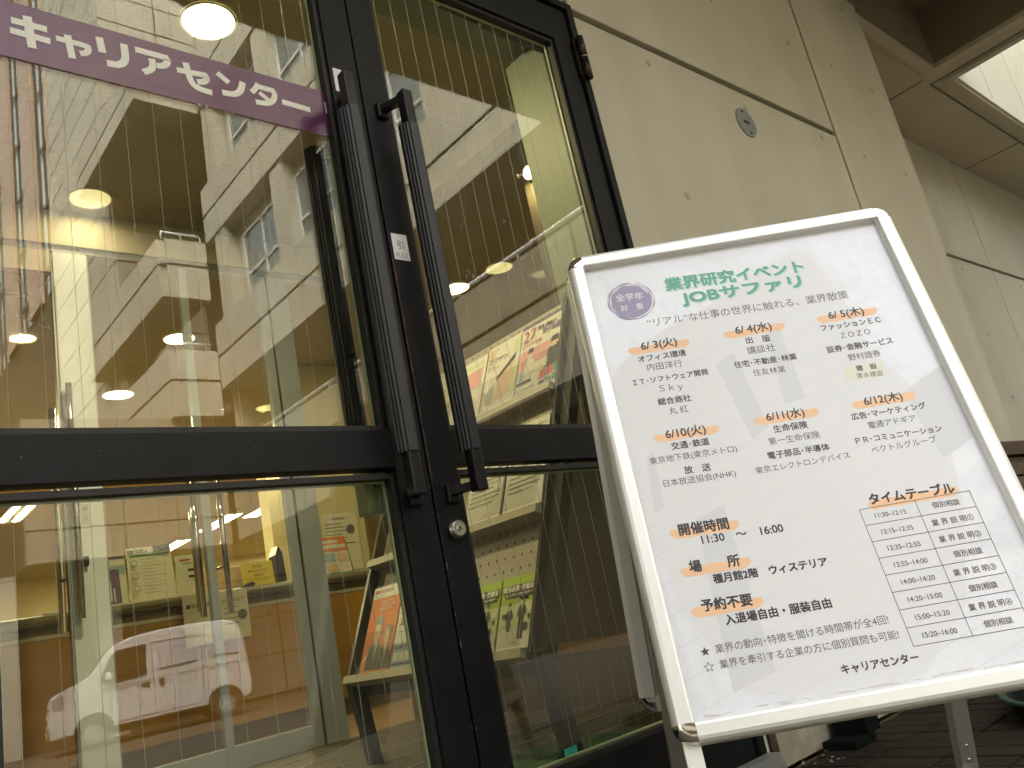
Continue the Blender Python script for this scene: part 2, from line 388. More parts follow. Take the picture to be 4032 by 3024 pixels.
def ring(bm, x0, x1, y0, y1, w, z0, z1):
    box(bm, x0 - w, x1 + w, y1, y1 + w, z0, z1); box(bm, x0 - w, x1 + w, y0 - w, y0, z0, z1)
    box(bm, x0 - w, x0, y0, y1, z0, z1); box(bm, x1, x1 + w, y0, y1, z0, z1)
b = BM(); ring(b, 4.30, 5.82, -1.35, 0.03, 0.07, CZ - 0.028, CZ - 0.0005)
add('coffer_trim', b, M['ceil'], can)
b = BM(); ring(b, 6.14, 9.4, -1.45, 0.02, 0.06, CZ - 0.022, CZ - 0.0005)
add('well_trim', b, M['ceil'], can)
b = BM(); ring(b, 6.065, 9.47, -1.52, 0.135, 0.014, CZ - 0.003, CZ - 0.0006); box(b, 7.90, 7.914, 0.15, 0.6, CZ - .003, CZ - .0006); box(b, 5.93, 5.944, 0.15, 0.6, CZ - .003, CZ - .0006)
add('soffit_joint', b, M['groove'], can)
lw_ = thing('light_well', 'bright painted concrete shaft open to the sky above the canopy', 'light well')
b = BM()
for a in ((6.142, 9.398, 0.003, 0.0185, CZ + .004, 8.5), (9.38, 9.398, -1.448, 0.002, CZ + .004, 8.5)): box(b, *a)
add('shaft_wall', b, mat('white_shaft_paint', (0.72, 0.69, 0.56), 0.6, noise=(1.2, 0.06)), lw_)
b = BM()
for k in range(4):
    box(b, 9.375, 9.3795, -1.45, 0.02, CZ + .9 + k * 1.2, CZ + .908 + k * 1.2)
box(b, 6.9, 6.904, 0.0005, 0.0025, CZ + .05, 8.4); box(b, 7.8, 7.804, 0.0005, 0.0025, CZ + .05, 8.4)
add('shaft_joint', b, M['dimple'], lw_)
for k in range(10):
    b = BM(); disc(b, (6.3 + (k % 5) * 0.62, 0.0025, CZ + .75 + (k // 5) * 0.7), (0, -1, 0), 0.016, 12); add('plug', b, M['dimple'], lw_)

# ================================================================== ENTRANCE BUILDING (wall of precast panels)
bld = thing('entrance_building', 'beige painted concrete wall of large panels beside the black doors', 'building')
J = 0.011
def panel(parent, x0, x1, z0, z1, y0, y1, m='wall', bev=0.004):
    boxpart('wall_panel', M[m], parent, x0, x1, y0, y1, z0, z1, bev=bev)
panel(bld, 1.93, 3.725, 0.02, 2.358, 0, 0.16)
panel(bld, 1.93, 3.725, 2.388, CZ - .002, 0, 0.16)
panel(bld, 3.747, 4.63, 0.02, CZ - .002, 0, 0.597)
panel(bld, 0.02, 1.905, 2.388, CZ - .002, 0, 0.16)
panel(bld, -1.9, -0.002, 0.02, 2.358, 0, 0.16); panel(bld, -1.9, -0.002, 2.388, CZ - .002, 0, 0.16)
panel(bld, -8, -1.925, 0.02, 2.358, 0, 0.16); panel(bld, -8, -1.925, 2.388, CZ - .002, 0, 0.16)
b = BM()
for a in ((1.94, 3.78, 0.022, 0.15, 2.35, 2.40), (3.715, 3.757, 0.022, 0.15, 0.03, CZ - .01), (1.895, 1.94, 0.022, 0.15, 2.38, CZ - .01), (-7.9, 0.1, 0.022, .15, 2.34, 2.40), (-1.95, -1.88, .0225, .149, .03, CZ - .01), (-.01, .04, .0225, .15, 2.4, CZ - .01)): box(b, *a)
add('joint_sealant', b, M['groove'], bld)
# shallow round mortar plugs left by the formwork ties
pm = bpy.data.meshes.new('tie_plug'); b = BM()
n_ = 18
for r0, r1_, d0, d1 in ((0.0150, 0.0115, 0.0, 0.0025), (0.0115, 0.009, 0.0025, 0.0008)):
    A_ = [b.verts.new((r0 * math.cos(2 * math.pi * k / n_), -d0, r0 * math.sin(2 * math.pi * k / n_))) for k in range(n_)]
    B_ = [b.verts.new((r1_ * math.cos(2 * math.pi * k / n_), -d1, r1_ * math.sin(2 * math.pi * k / n_))) for k in range(n_)]
    for k in range(n_): b.faces.new((A_[k], A_[(k + 1) % n_], B_[(k + 1) % n_], B_[k]))
b.faces.new(B_)
bmesh.ops.recalc_face_normals(b, faces=b.faces); b.to_mesh(pm); b.free(); pm.materials.append(M['dimple'])
for x, z in ((2.309, 2.295), (2.928, 2.285), (3.551, 2.826), (2.923, 2.82), (2.317, 1.757), (3.564, 2.31), (2.951, 1.766), (3.973, 2.837), (3.991, 2.312), (4.423, 2.83), (4.462, 2.316), (4.406, 3.352), (2.31, 2.83), (3.56, 1.76), (2.31, 3.3), (2.93, 3.3), (2.32, 1.2), (3.98, 1.76)):
    o = bpy.data.objects.new('tie_plug', pm); COL.objects.link(o); o.parent = bld; o.location = (x, -0.0003, z); o.rotation_euler = (0, random.uniform(0, 3), 0)
# upper storeys of the same building, above the canopy (never in front of anything)
b = BM(); box(b, -8, 12.5, 0.92, 14, CZ + .6, 15); box(b, -8, 12.5, 0.01, .92, CZ + .47, 15) if False else None
add('upper_storey', b, M['wing'], bld)
# base of the wall beside the door frame
boxpart('plinth', M['plinth'], bld, 1.985, 4.6, -0.004, -0.0005, 0.0, 0.42)
boxpart('rotten_post_base', M['rotten'], bld, 1.955, 1.985, -0.010, -0.001, 0.0, 0.42)

# recessed wall further along, behind the planter
rec = thing('recessed_wall', 'recessed beige concrete wall beyond the pilaster under the soffit', 'wall')
for x0, x1 in ((4.632, 7.545), (7.558, 10.4), (10.413, 12.5)):
    panel(rec, x0, x1, 0.02, 2.435, 0.6, 0.75); panel(rec, x0, x1, 2.462, CZ - .002, 0.6, 0.75)
b = BM()
for a in ((4.64, 12.4, 0.625, 0.74, 2.42, 2.475), (7.53, 7.57, .626, .74, .03, CZ - .01), (10.4, 10.42, .626, .74, .03, CZ - .01)): box(b, *a)
add('joint_sealant', b, M['groove'], rec)
for x, z in ((6.386, 2.323), (6.831, 2.353), (6.868, 1.812), (6.436, 1.656), (6.885, 1.308), (8.158, 2.353), (7.9, 1.8), (6.2, 2.9), (6.83, 2.95)):
    o = bpy.data.objects.new('tie_plug', pm); COL.objects.link(o); o.parent = rec; o.location = (x, 0.5997, z)

# round metal plate
pl = thing('wall_plate', 'round galvanised access plate screwed to the beige wall', 'plate', (2.890, 0, 2.205))
b = BM(); tube(b, (0, -0.0002, 0), (0, -0.005, 0), 0.067, 48, 0.065); add('cover_disc', b, mat('galvanised_plate', (0.26, 0.265, 0.25), 0.5, metal=0.4, noise=(60, 0.25), bump=(80, 0.2, 0.001)), pl)
b = BM(); box(b, -0.020, 0.020, -0.0062, -0.0051, -0.007, 0.007); add('slot', b, M['dark'], pl)
for s in (-1, 1):
    b = BM(); tube(b, (0.012 * s * -1, -0.0051, 0.047 * s), (0.012 * s * -1, -0.0075, 0.047 * s), 0.005, 12); add('screw', b, M['dark'], pl)

# ================================================================== WOODEN PLANTER
plt_ = thing('wooden_planter', 'dark weathered wooden box of horizontal planks with a mitred cap beside the pilaster', 'planter')
for k in range(8):
    z1 = 0.709 - .0765 * k; z0 = z1 - .0695
    boxpart('plank', M['plank'], plt_, 3.462, 5.60, -0.290, -0.270, z0, z1, bev=0.002)
    boxpart('plank', M['plank'], plt_, 3.440, 3.460, -0.290, -0.012, z0, z1, bev=0.002)
for pts in (((3.405, -0.312), (5.62, -0.312), (5.62, -0.235), (3.482, -0.235)), ((3.404, -0.310), (3.480, -0.233), (3.480, -0.010), (3.404, -0.010))):
    b = BM(); prism(b, [(x, y, 0.7165) for x, y in pts], (0, 0, 0.052)); add('cap_board', b, M['plank'], plt_)
boxpart('soil', M['dark'], plt_, 3.47, 5.58, -0.265, -0.008, 0.05, 0.69)
lf = BM(); poly(lf, [(0, 0, 0), (.010, .003, .003), (.024, 0, .001), (.010, -.005, .002)])
o = add('fallen_leaf', lf, M['leaf']); o.location = (3.60, -0.2935, 0.685); o.rotation_euler = (R(80), R(50), 0); tag(o, 'small pale green leaf stuck on the planks of the wooden planter', 'leaf')

# ================================================================== DOORS
fr = thing('door_frame', 'black painted steel frame around the glazed double doors', 'door frame')
b = BM()
for a in ((1.9005, 1.928, -0.012, 0.13, 0.0, 2.385), (0.10, 1.9005, -0.012, 0.13, 2.358, 2.385), (0.10, 0.128, -0.012, 0.13, 0, 2.358)): box(b, *a, bev=0.0015)
add('jamb', b, M['black'], fr)
boxpart('sill', M['alu'], fr, 0.10, 1.985, -0.02, 0.14, 0.0, 0.016)
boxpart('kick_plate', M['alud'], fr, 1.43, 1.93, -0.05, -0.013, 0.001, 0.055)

def leaf(x0, x1, name, label, lx0, lx1, wires):
    """x0..x1 the leaf, lx0/lx1 the inner edges of its stiles"""
    t = thing(name, label, 'door')
    for a, b_ in ((x0, lx0), (lx1, x1)): boxpart('stile', M['black'], t, a, b_, 0, 0.042, 0.018, 2.354, bev=0.0015)
    boxpart('top_rail', M['black'], t, lx0, lx1, 0.0006, 0.0414, 2.225, 2.353, bev=0.001)
    boxpart('middle_rail', M['black'], t, lx0, lx1, 0.0006, 0.0414, 0.854, 0.934, bev=0.001)
    boxpart('bottom_rail', M['black'], t, lx0, lx1, 0.0006, 0.0414, 0.018, 0.193, bev=0.001)
    for z0, z1 in ((0.193, 0.844), (0.935, 2.225)):
        bd = BM(); w = 0.011
        box(bd, lx0, lx0 + w, 0.010, 0.034, z0, z1); box(bd, lx1 - w, lx1, 0.010, 0.034, z0, z1)
        box(bd, lx0 + w, lx1 - w, 0.010, 0.034, z1 - w, z1); box(bd, lx0 + w, lx1 - w, 0.010, 0.034, z0, z0 + w)
        add('gasket', bd, M['gasket'], t)
        boxpart('pane', M['glass'], t, lx0 + w, lx1 - w, 0.026, 0.032, z0 + w, z1 - w)
        eb = BM(); e = 0.0045
        box(eb, lx0 + w, lx0 + w + e, 0.0325, 0.038, z0 + w, z1 - w); box(eb, lx1 - w - e, lx1 - w, 0.0325, 0.038, z0 + w, z1 - w)
        box(eb, lx0 + w + e, lx1 - w - e, 0.0325, 0.038, z0 + w, z0 + w + e); box(eb, lx0 + w + e, lx1 - w - e, 0.0325, 0.038, z1 - w - e, z1 - w)
        add('pane_edge', eb, M['edge'], t)
    for x in wires:
        for z0, z1 in ((0.205, 0.83), (0.95, 2.21)):
            wv = BM(); tube(wv, (x, 0.029, z0), (x, 0.029, z1), 0.00048, 5, cap=False); add('wire', wv, M['wire'], t)
    return t
LW = [0.272 + 0.0541 * k for k in range(13)]
RW = [1.144 + 0.0541 * k for k in range(13)]
ld = leaf(0.135, 1.030, 'glazed_door', 'left black glazed door with a purple Japanese banner across its upper pane', 0.235, 0.953, [x for x in LW if x < 0.94])
rd = leaf(1.0355, 1.896, 'glazed_door', 'right black glazed door with a PULL sticker, a round lock and a visible hinge', 1.110, 1.815, [x for x in RW if x < 1.80])
# thin dark strip and worn paint along the meeting edges
boxpart('meeting_strip', M['gasket'], ld, 1.0302, 1.0352, 0.012, 0.030, 0.02, 2.353)
def worn(parent, x, spots, m):
    b = BM()
    for z, h, w in spots:
        pts = []
        k = 9
        for i in range(k): pts.append((x + w * random.uniform(.3, 1), -0.0007, z - h / 2 + h * i / (k - 1)))
        for i in range(k): pts.append((x - w * random.uniform(.05, .5), -0.0007, z + h / 2 - h * i / (k - 1)))
        poly(b, pts)
    add('worn_edge', b, m, parent, kind='stuff')
worn(rd, 1.0375, [(1.30 - i * .055, 0.075, random.uniform(.0015, .0045)) for i in range(9)], M['rust'])
worn(rd, 1.0365, [(random.uniform(.30, 1.02), random.uniform(.003, .016), random.uniform(.0006, .0018)) for i in range(9)], M['chip'])
worn(ld, 1.0285, [(random.uniform(.30, 1.0), random.uniform(.003, .010), .0008) for i in range(5)], M['chip'])
b = BM()
for i in range(16):
    x, z = random.choice([(random.uniform(.25, .95), random.uniform(.86, .93)), (random.uniform(.96, 1.10), random.uniform(.2, 1.3))]); r_ = random.uniform(.0004, .0011)
    if z < .86 or z > .93 or x > .95: disc(b, (x, -0.0004, z), (0, -1, 0), r_, 5)
    else: disc(b, (x, 0.0001, z), (0, -1, 0), r_, 5)
add('paint_speck', b, M['chip'], ld, kind='stuff')

# fluted pull handles
def fluted(bm, x, y, z0, z1):
    prof = [(-.024, .016), (-.024, .006), (-.021, .004), (-.021, -.002), (-.018, -.004), (-.018, -.010), (-.0125, -.012), (-.0125, -.0165), (.0005, -.019), (.0025, -.016), (.0075, -.017), (.0085, -.013), (.014, -.013), (.015, -.008), (.020, -.007), (.021, 0), (.024, .002), (.024, .016)]
    prism(bm, [(x + a, y + c, z0) for a, c in prof], (0, 0, z1 - z0))
def pull(parent, bx, mx):
    h = thing('tmp', '', ''); del h['label']; del h['category']; h.name = 'pull_handle'; h.parent = parent
    for z0, z1, zz in ((1.655, 1.757, 1.742), (0.778, 0.872, 0.793)):
        b = BM(); box(b, bx - .014, bx + .014, -0.084, -0.056, z0, z1, bev=0.003)
        box(b, mx - .015, mx + .015, -0.012, -0.0003, zz - .024, zz + .016, bev=0.003)
        d = Vector((bx - mx, -0.06, 0)); c = Vector(((bx + mx) / 2, -0.036, zz)); dn = d.normalized()
        obox(b, c, dn, Vector((0, 0, 1)).cross(dn), (0, 0, 1), d.length / 2 + .006, 0.010, 0.009)
        bmesh.ops.bevel(b, geom=[e for e in b.edges if e.calc_length() > .015], offset=0.001, segments=1, affect='EDGES')
        add('bracket', b, M['iron'], h)
    b = BM(); fluted(b, bx, -0.070, 0.866, 1.664)
    add('grip', b, M['grip'], h)
    return h
pull(rd, 1.105, 1.080)
pull(ld, 0.945, 0.985)
b = BM(); fluted(b, 0.946, 0.105, 0.93, 1.665); add('inner_grip', b, M['iron'], ld)
boxpart('inner_handle_cap', M['edge'], ld, 0.928, 0.990, 0.085, 0.13, 0.778, 0.929, bev=.003)
b = BM(); tube(b, (0.946, 0.10, 1.62), (0.985, 0.042, 1.62), 0.009, 8); tube(b, (0.946, 0.10, 0.84), (0.985, 0.042, 0.84), 0.009, 8); add('inner_bracket', b, M['iron'], ld)
# lock
b = BM(); tube(b, (1.073, -0.0003, 0.7125), (1.073, -0.016, 0.7125), 0.0205, 40, 0.0190); tube(b, (1.073, -0.016, 0.7125), (1.073, -0.0185, 0.7125), 0.0190, 40, 0.0165)
lk = add('lock', b, M['steel'], rd)
b = BM(); tube(b, (1.073, -0.0186, 0.7125), (1.073, -0.0193, 0.7125), 0.0145, 32); tube(b, (1.073, -0.0193, 0.7125), (1.073, -0.021, 0.7125), 0.0068, 24); add('lock_face', b, M['chrome'], lk)
b = BM(); box(b, 1.0718, 1.0745, -0.0216, -0.0208, 0.7085, 0.7165); disc(b, (1.073, -0.0217, 0.7145), (0, -1, 0), 0.002, 10); add('keyhole', b, M['dark'], lk)
# hinge
b = BM(); tube(b, (1.914, -0.022, 2.170), (1.914, -0.022, 2.246), 0.0125, 20); tube(b, (1.914, -0.022, 2.090), (1.914, -0.022, 2.167), 0.0125, 20); box(b, 1.889, 1.912, -0.006, -0.0125 + .0, 2.10, 2.236)
add('hinge', b, mat('worn_bronze', (0.05, 0.035, 0.028), 0.35, metal=0.7, noise=(40, 0.5)), rd)
b = BM(); tube(b, (1.914, -0.022, 2.167), (1.914, -0.022, 2.170), 0.0128, 20); add('hinge_washer', b, M['chrome'], rd)
b = BM(); box(b, 1.60, 1.875, 0.045, 0.11, 2.262, 2.318, bev=0.004); obox(b, (1.53, .10, 2.287), (1, 0, -.03), (0, 1, 0), (.03, 0, 1), .085, .008, .011); add('door_closer', b, M['iron'], rd)

# stickers (flat print)
b = BM(); poly(b, [(1.0445, -0.0006, 1.339), (1.0875, -0.0006, 1.339), (1.0875, -0.0006, 1.4055), (1.0445, -0.0006, 1.4055)])
X_, Z_ = (1, 0, 0), (0, 0, 1)
put_text(b, '引', (0, -0.0008, 0), X_, Z_, 1.0575, 1.3775, 1.0750, 1.3775, 0.0, 1)
put_text(b, 'PULL', (0, -0.0008, 0), X_, Z_, 1.0495, 1.3495, 1.0835, 1.3495, 0.0, 2, height=0.0095)
box(b, 1.048, 1.085, -0.0009, -0.0007, 1.3565, 1.3569, 2); box(b, 1.048, 1.085, -0.0009, -0.0007, 1.3430, 1.3434, 2)
add('pull_sticker', b, [M['sticker'], M['inkK'], M['inkL']], rd)
b = BM(); poly(b, [(0.962, -0.0006, 1.765), (1.016, -0.0006, 1.765), (1.016, -0.0006, 1.829), (0.962, -0.0006, 1.829)])
put_text(b, '引', (0, -0.0008, 0), X_, Z_, 0.9765, 1.806, 0.992, 1.806, 0.0, 1)
add('pull_sticker', b, [M['sticker'], M['inkK']], ld)
b = BM(); poly(b, [(1.275, 0.0250, 0.2105), (1.3125, 0.0250, 0.2115), (1.313, 0.0250, 0.227), (1.275, 0.0250, 0.226)])
for k in range(3): box(b, 1.279, 1.308 - .006 * (k % 2), 0.0246, 0.0248, .2145 + k * .0038, .2153 + k * .0038, 1)
add('teal_sticker', b, [M['teal'], M['bteal']], rd)

# banner: a purple strip stuck across the upper left pane, white katakana
ban = BM()
poly(ban, [(0.246, 0.0235, 1.6475), (0.9415, 0.0235, 1.6475), (0.9415, 0.0235, 1.771), (0.246, 0.0235, 1.771)])
banner = add('purple_banner', ban, M['purple'], ld)
def stroke(bm, pts, w, y=0.0228, cap=True):
    """one flat brush-free stroke along a polyline in the x-z plane"""
    pts = [Vector(p) for p in pts]
    for _ in range(3):                                    # round the gentle bends, keep the sharp corners
        q = [pts[0]]
        for i in range(1, len(pts) - 1):
            a, p, c = pts[i - 1], pts[i], pts[i + 1]
            if (p - a).angle(c - p) > R(58): q.append(p)
            else: q += [p.lerp(a, .25), p.lerp(c, .25)]
        q.append(pts[-1]); pts = q
    L_, R_ = [], []
    n = len(pts)
    for i, p in enumerate(pts):
        a = Vector(pts[max(i - 1, 0)]); c = Vector(pts[min(i + 1, n - 1)]); d = (c - a).normalized(); nn = Vector((-d.y, d.x)) * w / 2
        L_.append(Vector(p) + nn); R_.append(Vector(p) - nn)
    for i in range(n - 1):
        poly(bm, [(q.x, y, q.y) for q in (L_[i], L_[i + 1], R_[i + 1], R_[i])])
def arc(c, rx, rz, a0, a1, n=10):
    return [(c[0] + rx * math.cos(R(a0 + (a1 - a0) * i / n)), c[1] + rz * math.sin(R(a0 + (a1 - a0) * i / n))) for i in range(n + 1)]
k_ = BM(); W0 = 0.0135; zt, zb = 1.7445, 1.674
# ki
stroke(k_, [(0.300, 1.729), (0.359, 1.7295)], 0.0137); stroke(k_, [(0.2975, 1.7055), (0.3635, 1.7045)], 0.0137, .0226); stroke(k_, [(0.3265, 1.747), (0.3325, 1.6785)], 0.0154, .0224)
# small ya
stroke(k_, [(0.373, 1.7160), (0.4180, 1.7165), (0.4295, 1.7155), (0.4290, 1.706), (0.4225, 1.698), (0.4135, 1.6955)], 0.0120); stroke(k_, [(0.3935, 1.7300), (0.3995, 1.6790)], 0.0131, .0226)
# ri
stroke(k_, [(0.4505, 1.7460), (0.4545, 1.7110)], 0.0142); stroke(k_, [(0.4960, 1.7460), (0.4975, 1.712), (0.4915, 1.6985), (0.4800, 1.6905), (0.4610, 1.6895)], 0.0148, .0226)
# a
stroke(k_, [(0.5170, 1.7410), (0.5810, 1.7415), (0.5800, 1.7310), (0.5740, 1.7215), (0.5630, 1.7165), (0.5570, 1.7165)], 0.0135); stroke(k_, [(0.5480, 1.7290), (0.5500, 1.712), (0.5440, 1.7000), (0.5290, 1.6905)], 0.0135, .0226)
# se
stroke(k_, [(0.5975, 1.7190), (0.6600, 1.7250), (0.6600, 1.7150), (0.6520, 1.7060), (0.6380, 1.7025)], 0.0131); stroke(k_, [(0.6175, 1.7430), (0.6235, 1.7000), (0.6320, 1.6890), (0.6490, 1.6845), (0.6680, 1.6845)], 0.0137, .0226)
# n
stroke(k_, [(0.6840, 1.7395), (0.7080, 1.7225)], 0.0137); stroke(k_, [(0.7400, 1.7340), (0.7345, 1.7120), (0.7235, 1.6985), (0.7100, 1.6935), (0.6900, 1.6925)], 0.0142, .0226)
# ta
stroke(k_, [(0.7765, 1.7415), (0.7690, 1.7260), (0.7580, 1.7135)], 0.0120); stroke(k_, [(0.7735, 1.7330), (0.8120, 1.7335), (0.8135, 1.7210), (0.8070, 1.7050), (0.7930, 1.6940), (0.7650, 1.6905)], 0.0131, .0226); stroke(k_, [(0.7760, 1.7180), (0.8000, 1.7020)], 0.0108, .0224)
# long mark
stroke(k_, [(0.8290, 1.7105), (0.8990, 1.7085)], 0.0142)
stroke(k_, [(0.9405, 1.7420), (0.9412, 1.7120)], 0.0025)
add('banner_lettering', k_, M['vinyl'], banner)
b = BM()
for i in range(7):
    x = random.uniform(.55, .72); disc(b, (x, 0.0232, 1.6462 - random.uniform(0, .0015)), (0, -1, 0), random.uniform(.001, .003), 8)
add('glue_residue', b, M['wire'], banner, kind='stuff')
# tiny smudges left by hands on the right pane
b = BM()
for i in range(12):
    x, z = random.uniform(1.27, 1.62), random.uniform(1.33, 1.52); a = random.uniform(0, 6)
    pts = []
    for k in range(7):
        r_ = random.uniform(.5, 1); pts.append((x + .0035 * r_ * math.cos(k * .9 + a), 0.0254, z + .009 * r_ * math.sin(k * .9 + a)))
    poly(b, pts)
sm = bpy.data.materials.new('smudge'); sm.use_nodes = True
n = sm.node_tree; n.nodes.clear(); o_ = n.nodes.new('ShaderNodeOutputMaterial'); t_ = n.nodes.new('ShaderNodeBsdfTransparent'); d_ = n.nodes.new('ShaderNodeBsdfDiffuse'); x_ = n.nodes.new('ShaderNodeMixShader')
x_.inputs[0].default_value = 0.22; d_.inputs[0].default_value = (.8, .76, .6, 1); n.links.new(t_.outputs[0], x_.inputs[1]); n.links.new(d_.outputs[0], x_.inputs[2]); n.links.new(x_.outputs[0], o_.inputs[0])
add('smudge', b, sm, rd, kind='stuff')

# ================================================================== A-BOARD
U = Vector((0.7415346, -0.67002026, -0.03463076)); V = Vector((0.18218675, 0.15141747, 0.97153525)); NB = U.cross(V).normalized()
if NB.y > 0: NB = -NB                                   # NB points at the reader
BL = Vector((1.01334692, -0.56737124, 0.31898842)); HH = 0.8253; U0, U1 = -0.008, 0.567
AW = Vector((0.67042, 0.74198, 0)); FWB = 0.031
A = thing('sign_board', 'white framed A-shaped poster stand leaning open in front of the door', 'sign board', (1.2, -0.7, 0))
A_inv = Matrix.Translation(-A.location)
def P(u, v, w=0.0): return BL + U * u + V * v + NB * w
def addA(name, bm, mats, parent=A, kind=None):
    if parent is A:
        bmesh.ops.transform(bm, matrix=A_inv, verts=bm.verts)
    o = add(name, bm, mats, parent, kind)
    return o
def local(o, p):                                        # child of a part: same shift
    return o
def profile_bar(bm, a, b, inward, mi=0, fw=FWB, W3=None):
    """rounded snap-frame bar from a to b; inward = direction to the poster, W3 = outward normal"""
    a = Vector(a); b = Vector(b); inward = Vector(inward); N3 = W3
    pr = [(-.0025, -0.003), (-.0022, 0.002), (0, 0.0045), (0, 0.0095), (0.0015, 0.0115), (0.004, 0.0122), (0.019, 0.0122), (0.024, 0.0105), (0.0278, 0.0065), (0.0303, 0.0005), (0.031, -0.006), (0.031, -0.012), (0.022, -0.014), (0.0, -0.014)]
    va = [bm.verts.new(a - inward * p + N3 * q) for p, q in pr]; vb = [bm.verts.new(b - inward * p + N3 * q) for p, q in pr]
    n = len(pr)
    for i in range(n):
        f = bm.faces.new((va[i], va[(i + 1) % n], vb[(i + 1) % n], vb[i])); f.smooth = False; f.material_index = mi
    bm.faces.new(va[::-1]); bm.faces.new(vb)
def corner(bm, c, du, dv, W3, r=FWB):
    """quarter-round chrome corner; c inner corner, du/dv outward directions"""
    pr = [(0.03, 0.0128), (0.58, 0.0128), (0.77, 0.0112), (0.90, 0.0068), (0.985, 0.0005), (1.01, -0.012)]
    rings = []
    n = 10
    for f_, h in pr:
        rings.append([bm.verts.new(Vector(c) + (Vector(du) * math.cos(math.pi / 2 * i / n) + Vector(dv) * math.sin(math.pi / 2 * i / n)) * r * f_ + W3 * h) for i in range(n + 1)])
    for a, b in zip(rings[:-1], rings[1:]):
        for i in range(n):
            f = bm.faces.new((a[i], a[i + 1], b[i + 1], b[i])); f.smooth = True
    base = [bm.verts.new(Vector(c) + W3 * -0.012)]
    bm.faces.new(rings[0] )
def snap_frame(O, Uv, Vv, W3, u0, u1, h, tagname):
    Q = lambda u, v, w=0: O + Uv * u + Vv * v + W3 * w
    for (a, b, inn) in ((Q(u0, 0), Q(u0, h), Uv), (Q(u1, 0), Q(u1, h), -Uv), (Q(u0, 0), Q(u1, 0), Vv), (Q(u0, h), Q(u1, h), -Vv)):
        bm = BM(); profile_bar(bm, a, b, inn, W3=W3); addA('frame_bar', bm, M['silver'])
    for (c, du, dv) in ((Q(u0, 0), -Uv, -Vv), (Q(u1, 0), Uv, -Vv), (Q(u0, h), -Uv, Vv), (Q(u1, h), Uv, Vv)):
        bm = BM(); corner(bm, c, du, dv, W3); addA('corner_cap', bm, M['chrome'])
snap_frame(BL, U, V, NB, U0, U1, HH, 'front')
bm = BM(); obox(bm, P((U0 + U1) / 2, HH / 2, -0.006), U, V, NB, (U1 - U0) / 2 + .012, HH / 2 + .012, 0.0035); addA('backing_board', bm, M['backing'])

# the poster sheet, very slightly wavy
bm = BM(); NXp, NYp = 40, 56; grid = []
for j in range(NYp + 1):
    row = []
    for i in range(NXp + 1):
        u = U0 - .004 + (U1 - U0 + .008) * i / NXp; v = -.004 + (HH + .008) * j / NYp
        w = -0.0021
        row.append(bm.verts.new(P(u, v, w)))
    grid.append(row)
for j in range(NYp):
    for i in range(NXp):
        f = bm.faces.new((grid[j][i], grid[j][i + 1], grid[j + 1][i + 1], grid[j + 1][i])); f.smooth = True
poster = addA('poster', bm, M['paper'])
SH = A_inv.to_translation()
OB = BL + SH
def printed(name, bm, mats):
    o = add(name, bm, mats, poster); return o
def pp(u, v, w): return OB + U * u + V * v + NB * w
LIFT = 0.00007
OB = OB - NB * 0.0020
def upoly(bm, pts, lift, mi=0): poly(bm, [pp(u, v, lift) for u, v in pts], mi)
# clip helper so nothing runs past the poster edge
def clip(pts):
    def cut(pts, inside, inter):
        out = []
        for i in range(len(pts)):
            a, b = pts[i - 1], pts[i]
            if inside(b):
                if not inside(a): out.append(inter(a, b))
                out.append(b)
            elif inside(a): out.append(inter(a, b))
        return out
    for ax, lim, sg in ((0, U0 + .001, 1), (0, U1 - .001, -1), (1, .001, 1), (1, HH - .001, -1)):
        if not pts: return pts
        ins = lambda p: sg * (p[ax] - lim) >= 0
        def itx(a, b):
            t = (lim - a[ax]) / (b[ax] - a[ax]); return (a[0] + (b[0] - a[0]) * t, a[1] + (b[1] - a[1]) * t)
        pts = cut(pts, ins, itx)
    return pts
# faint printed background: a big pale disc with stripes, two bars, some soft blocks
bm = BM()
disc_pts = [(-.0107, .5726), (.016, .6059), (.07, .6446), (.1276, .6702), (.2044, .6995), (.2982, .7514), (.4021, .7942), (.4219, .7769), (.4336, .7414), (.4515, .6423), (.4594, .5476), (.50, .47), (.52, .37), (.50, .25), (.44, .10), (.34, .01), (.20, .002), (.08, .03), (.02, .15), (-.006, .30), (-.007, .45)]
upoly(bm, clip(disc_pts), LIFT, 0)
for pts in ([(.1831, .5747), (.2218, .593), (.2389, .4391), (.2054, .4205)], [(.2869, .618), (.3158, .629), (.3169, .4813), (.2783, .475)], [(.075, .30), (.125, .315), (.13, .05), (.06, .03)], [(.02, .42), (.035, .43), (.03, .33), (.012, .32)], [(.48, .46), (.566, .50), (.566, .36), (.50, .33)]):
    upoly(bm, clip(pts), LIFT * 1.5, 1)
for k in range(22):
    v = .80 - k * .048; u_a, u_b = -.007, .50
    a = (u_a, v - .12); c = (u_b, v + .05)
    seg = clip([(a[0], a[1]), (c[0], c[1]), (c[0], c[1] + .0016), (a[0], a[1] + .0016)])
    if len(seg) > 2 and min(p[1] for p in seg) >= 0 and not (k < 3): upoly(bm, seg, LIFT * 2, 2)
printed('faint_background_print', bm, [M['wm1'], M['wm2'], M['wm3']])
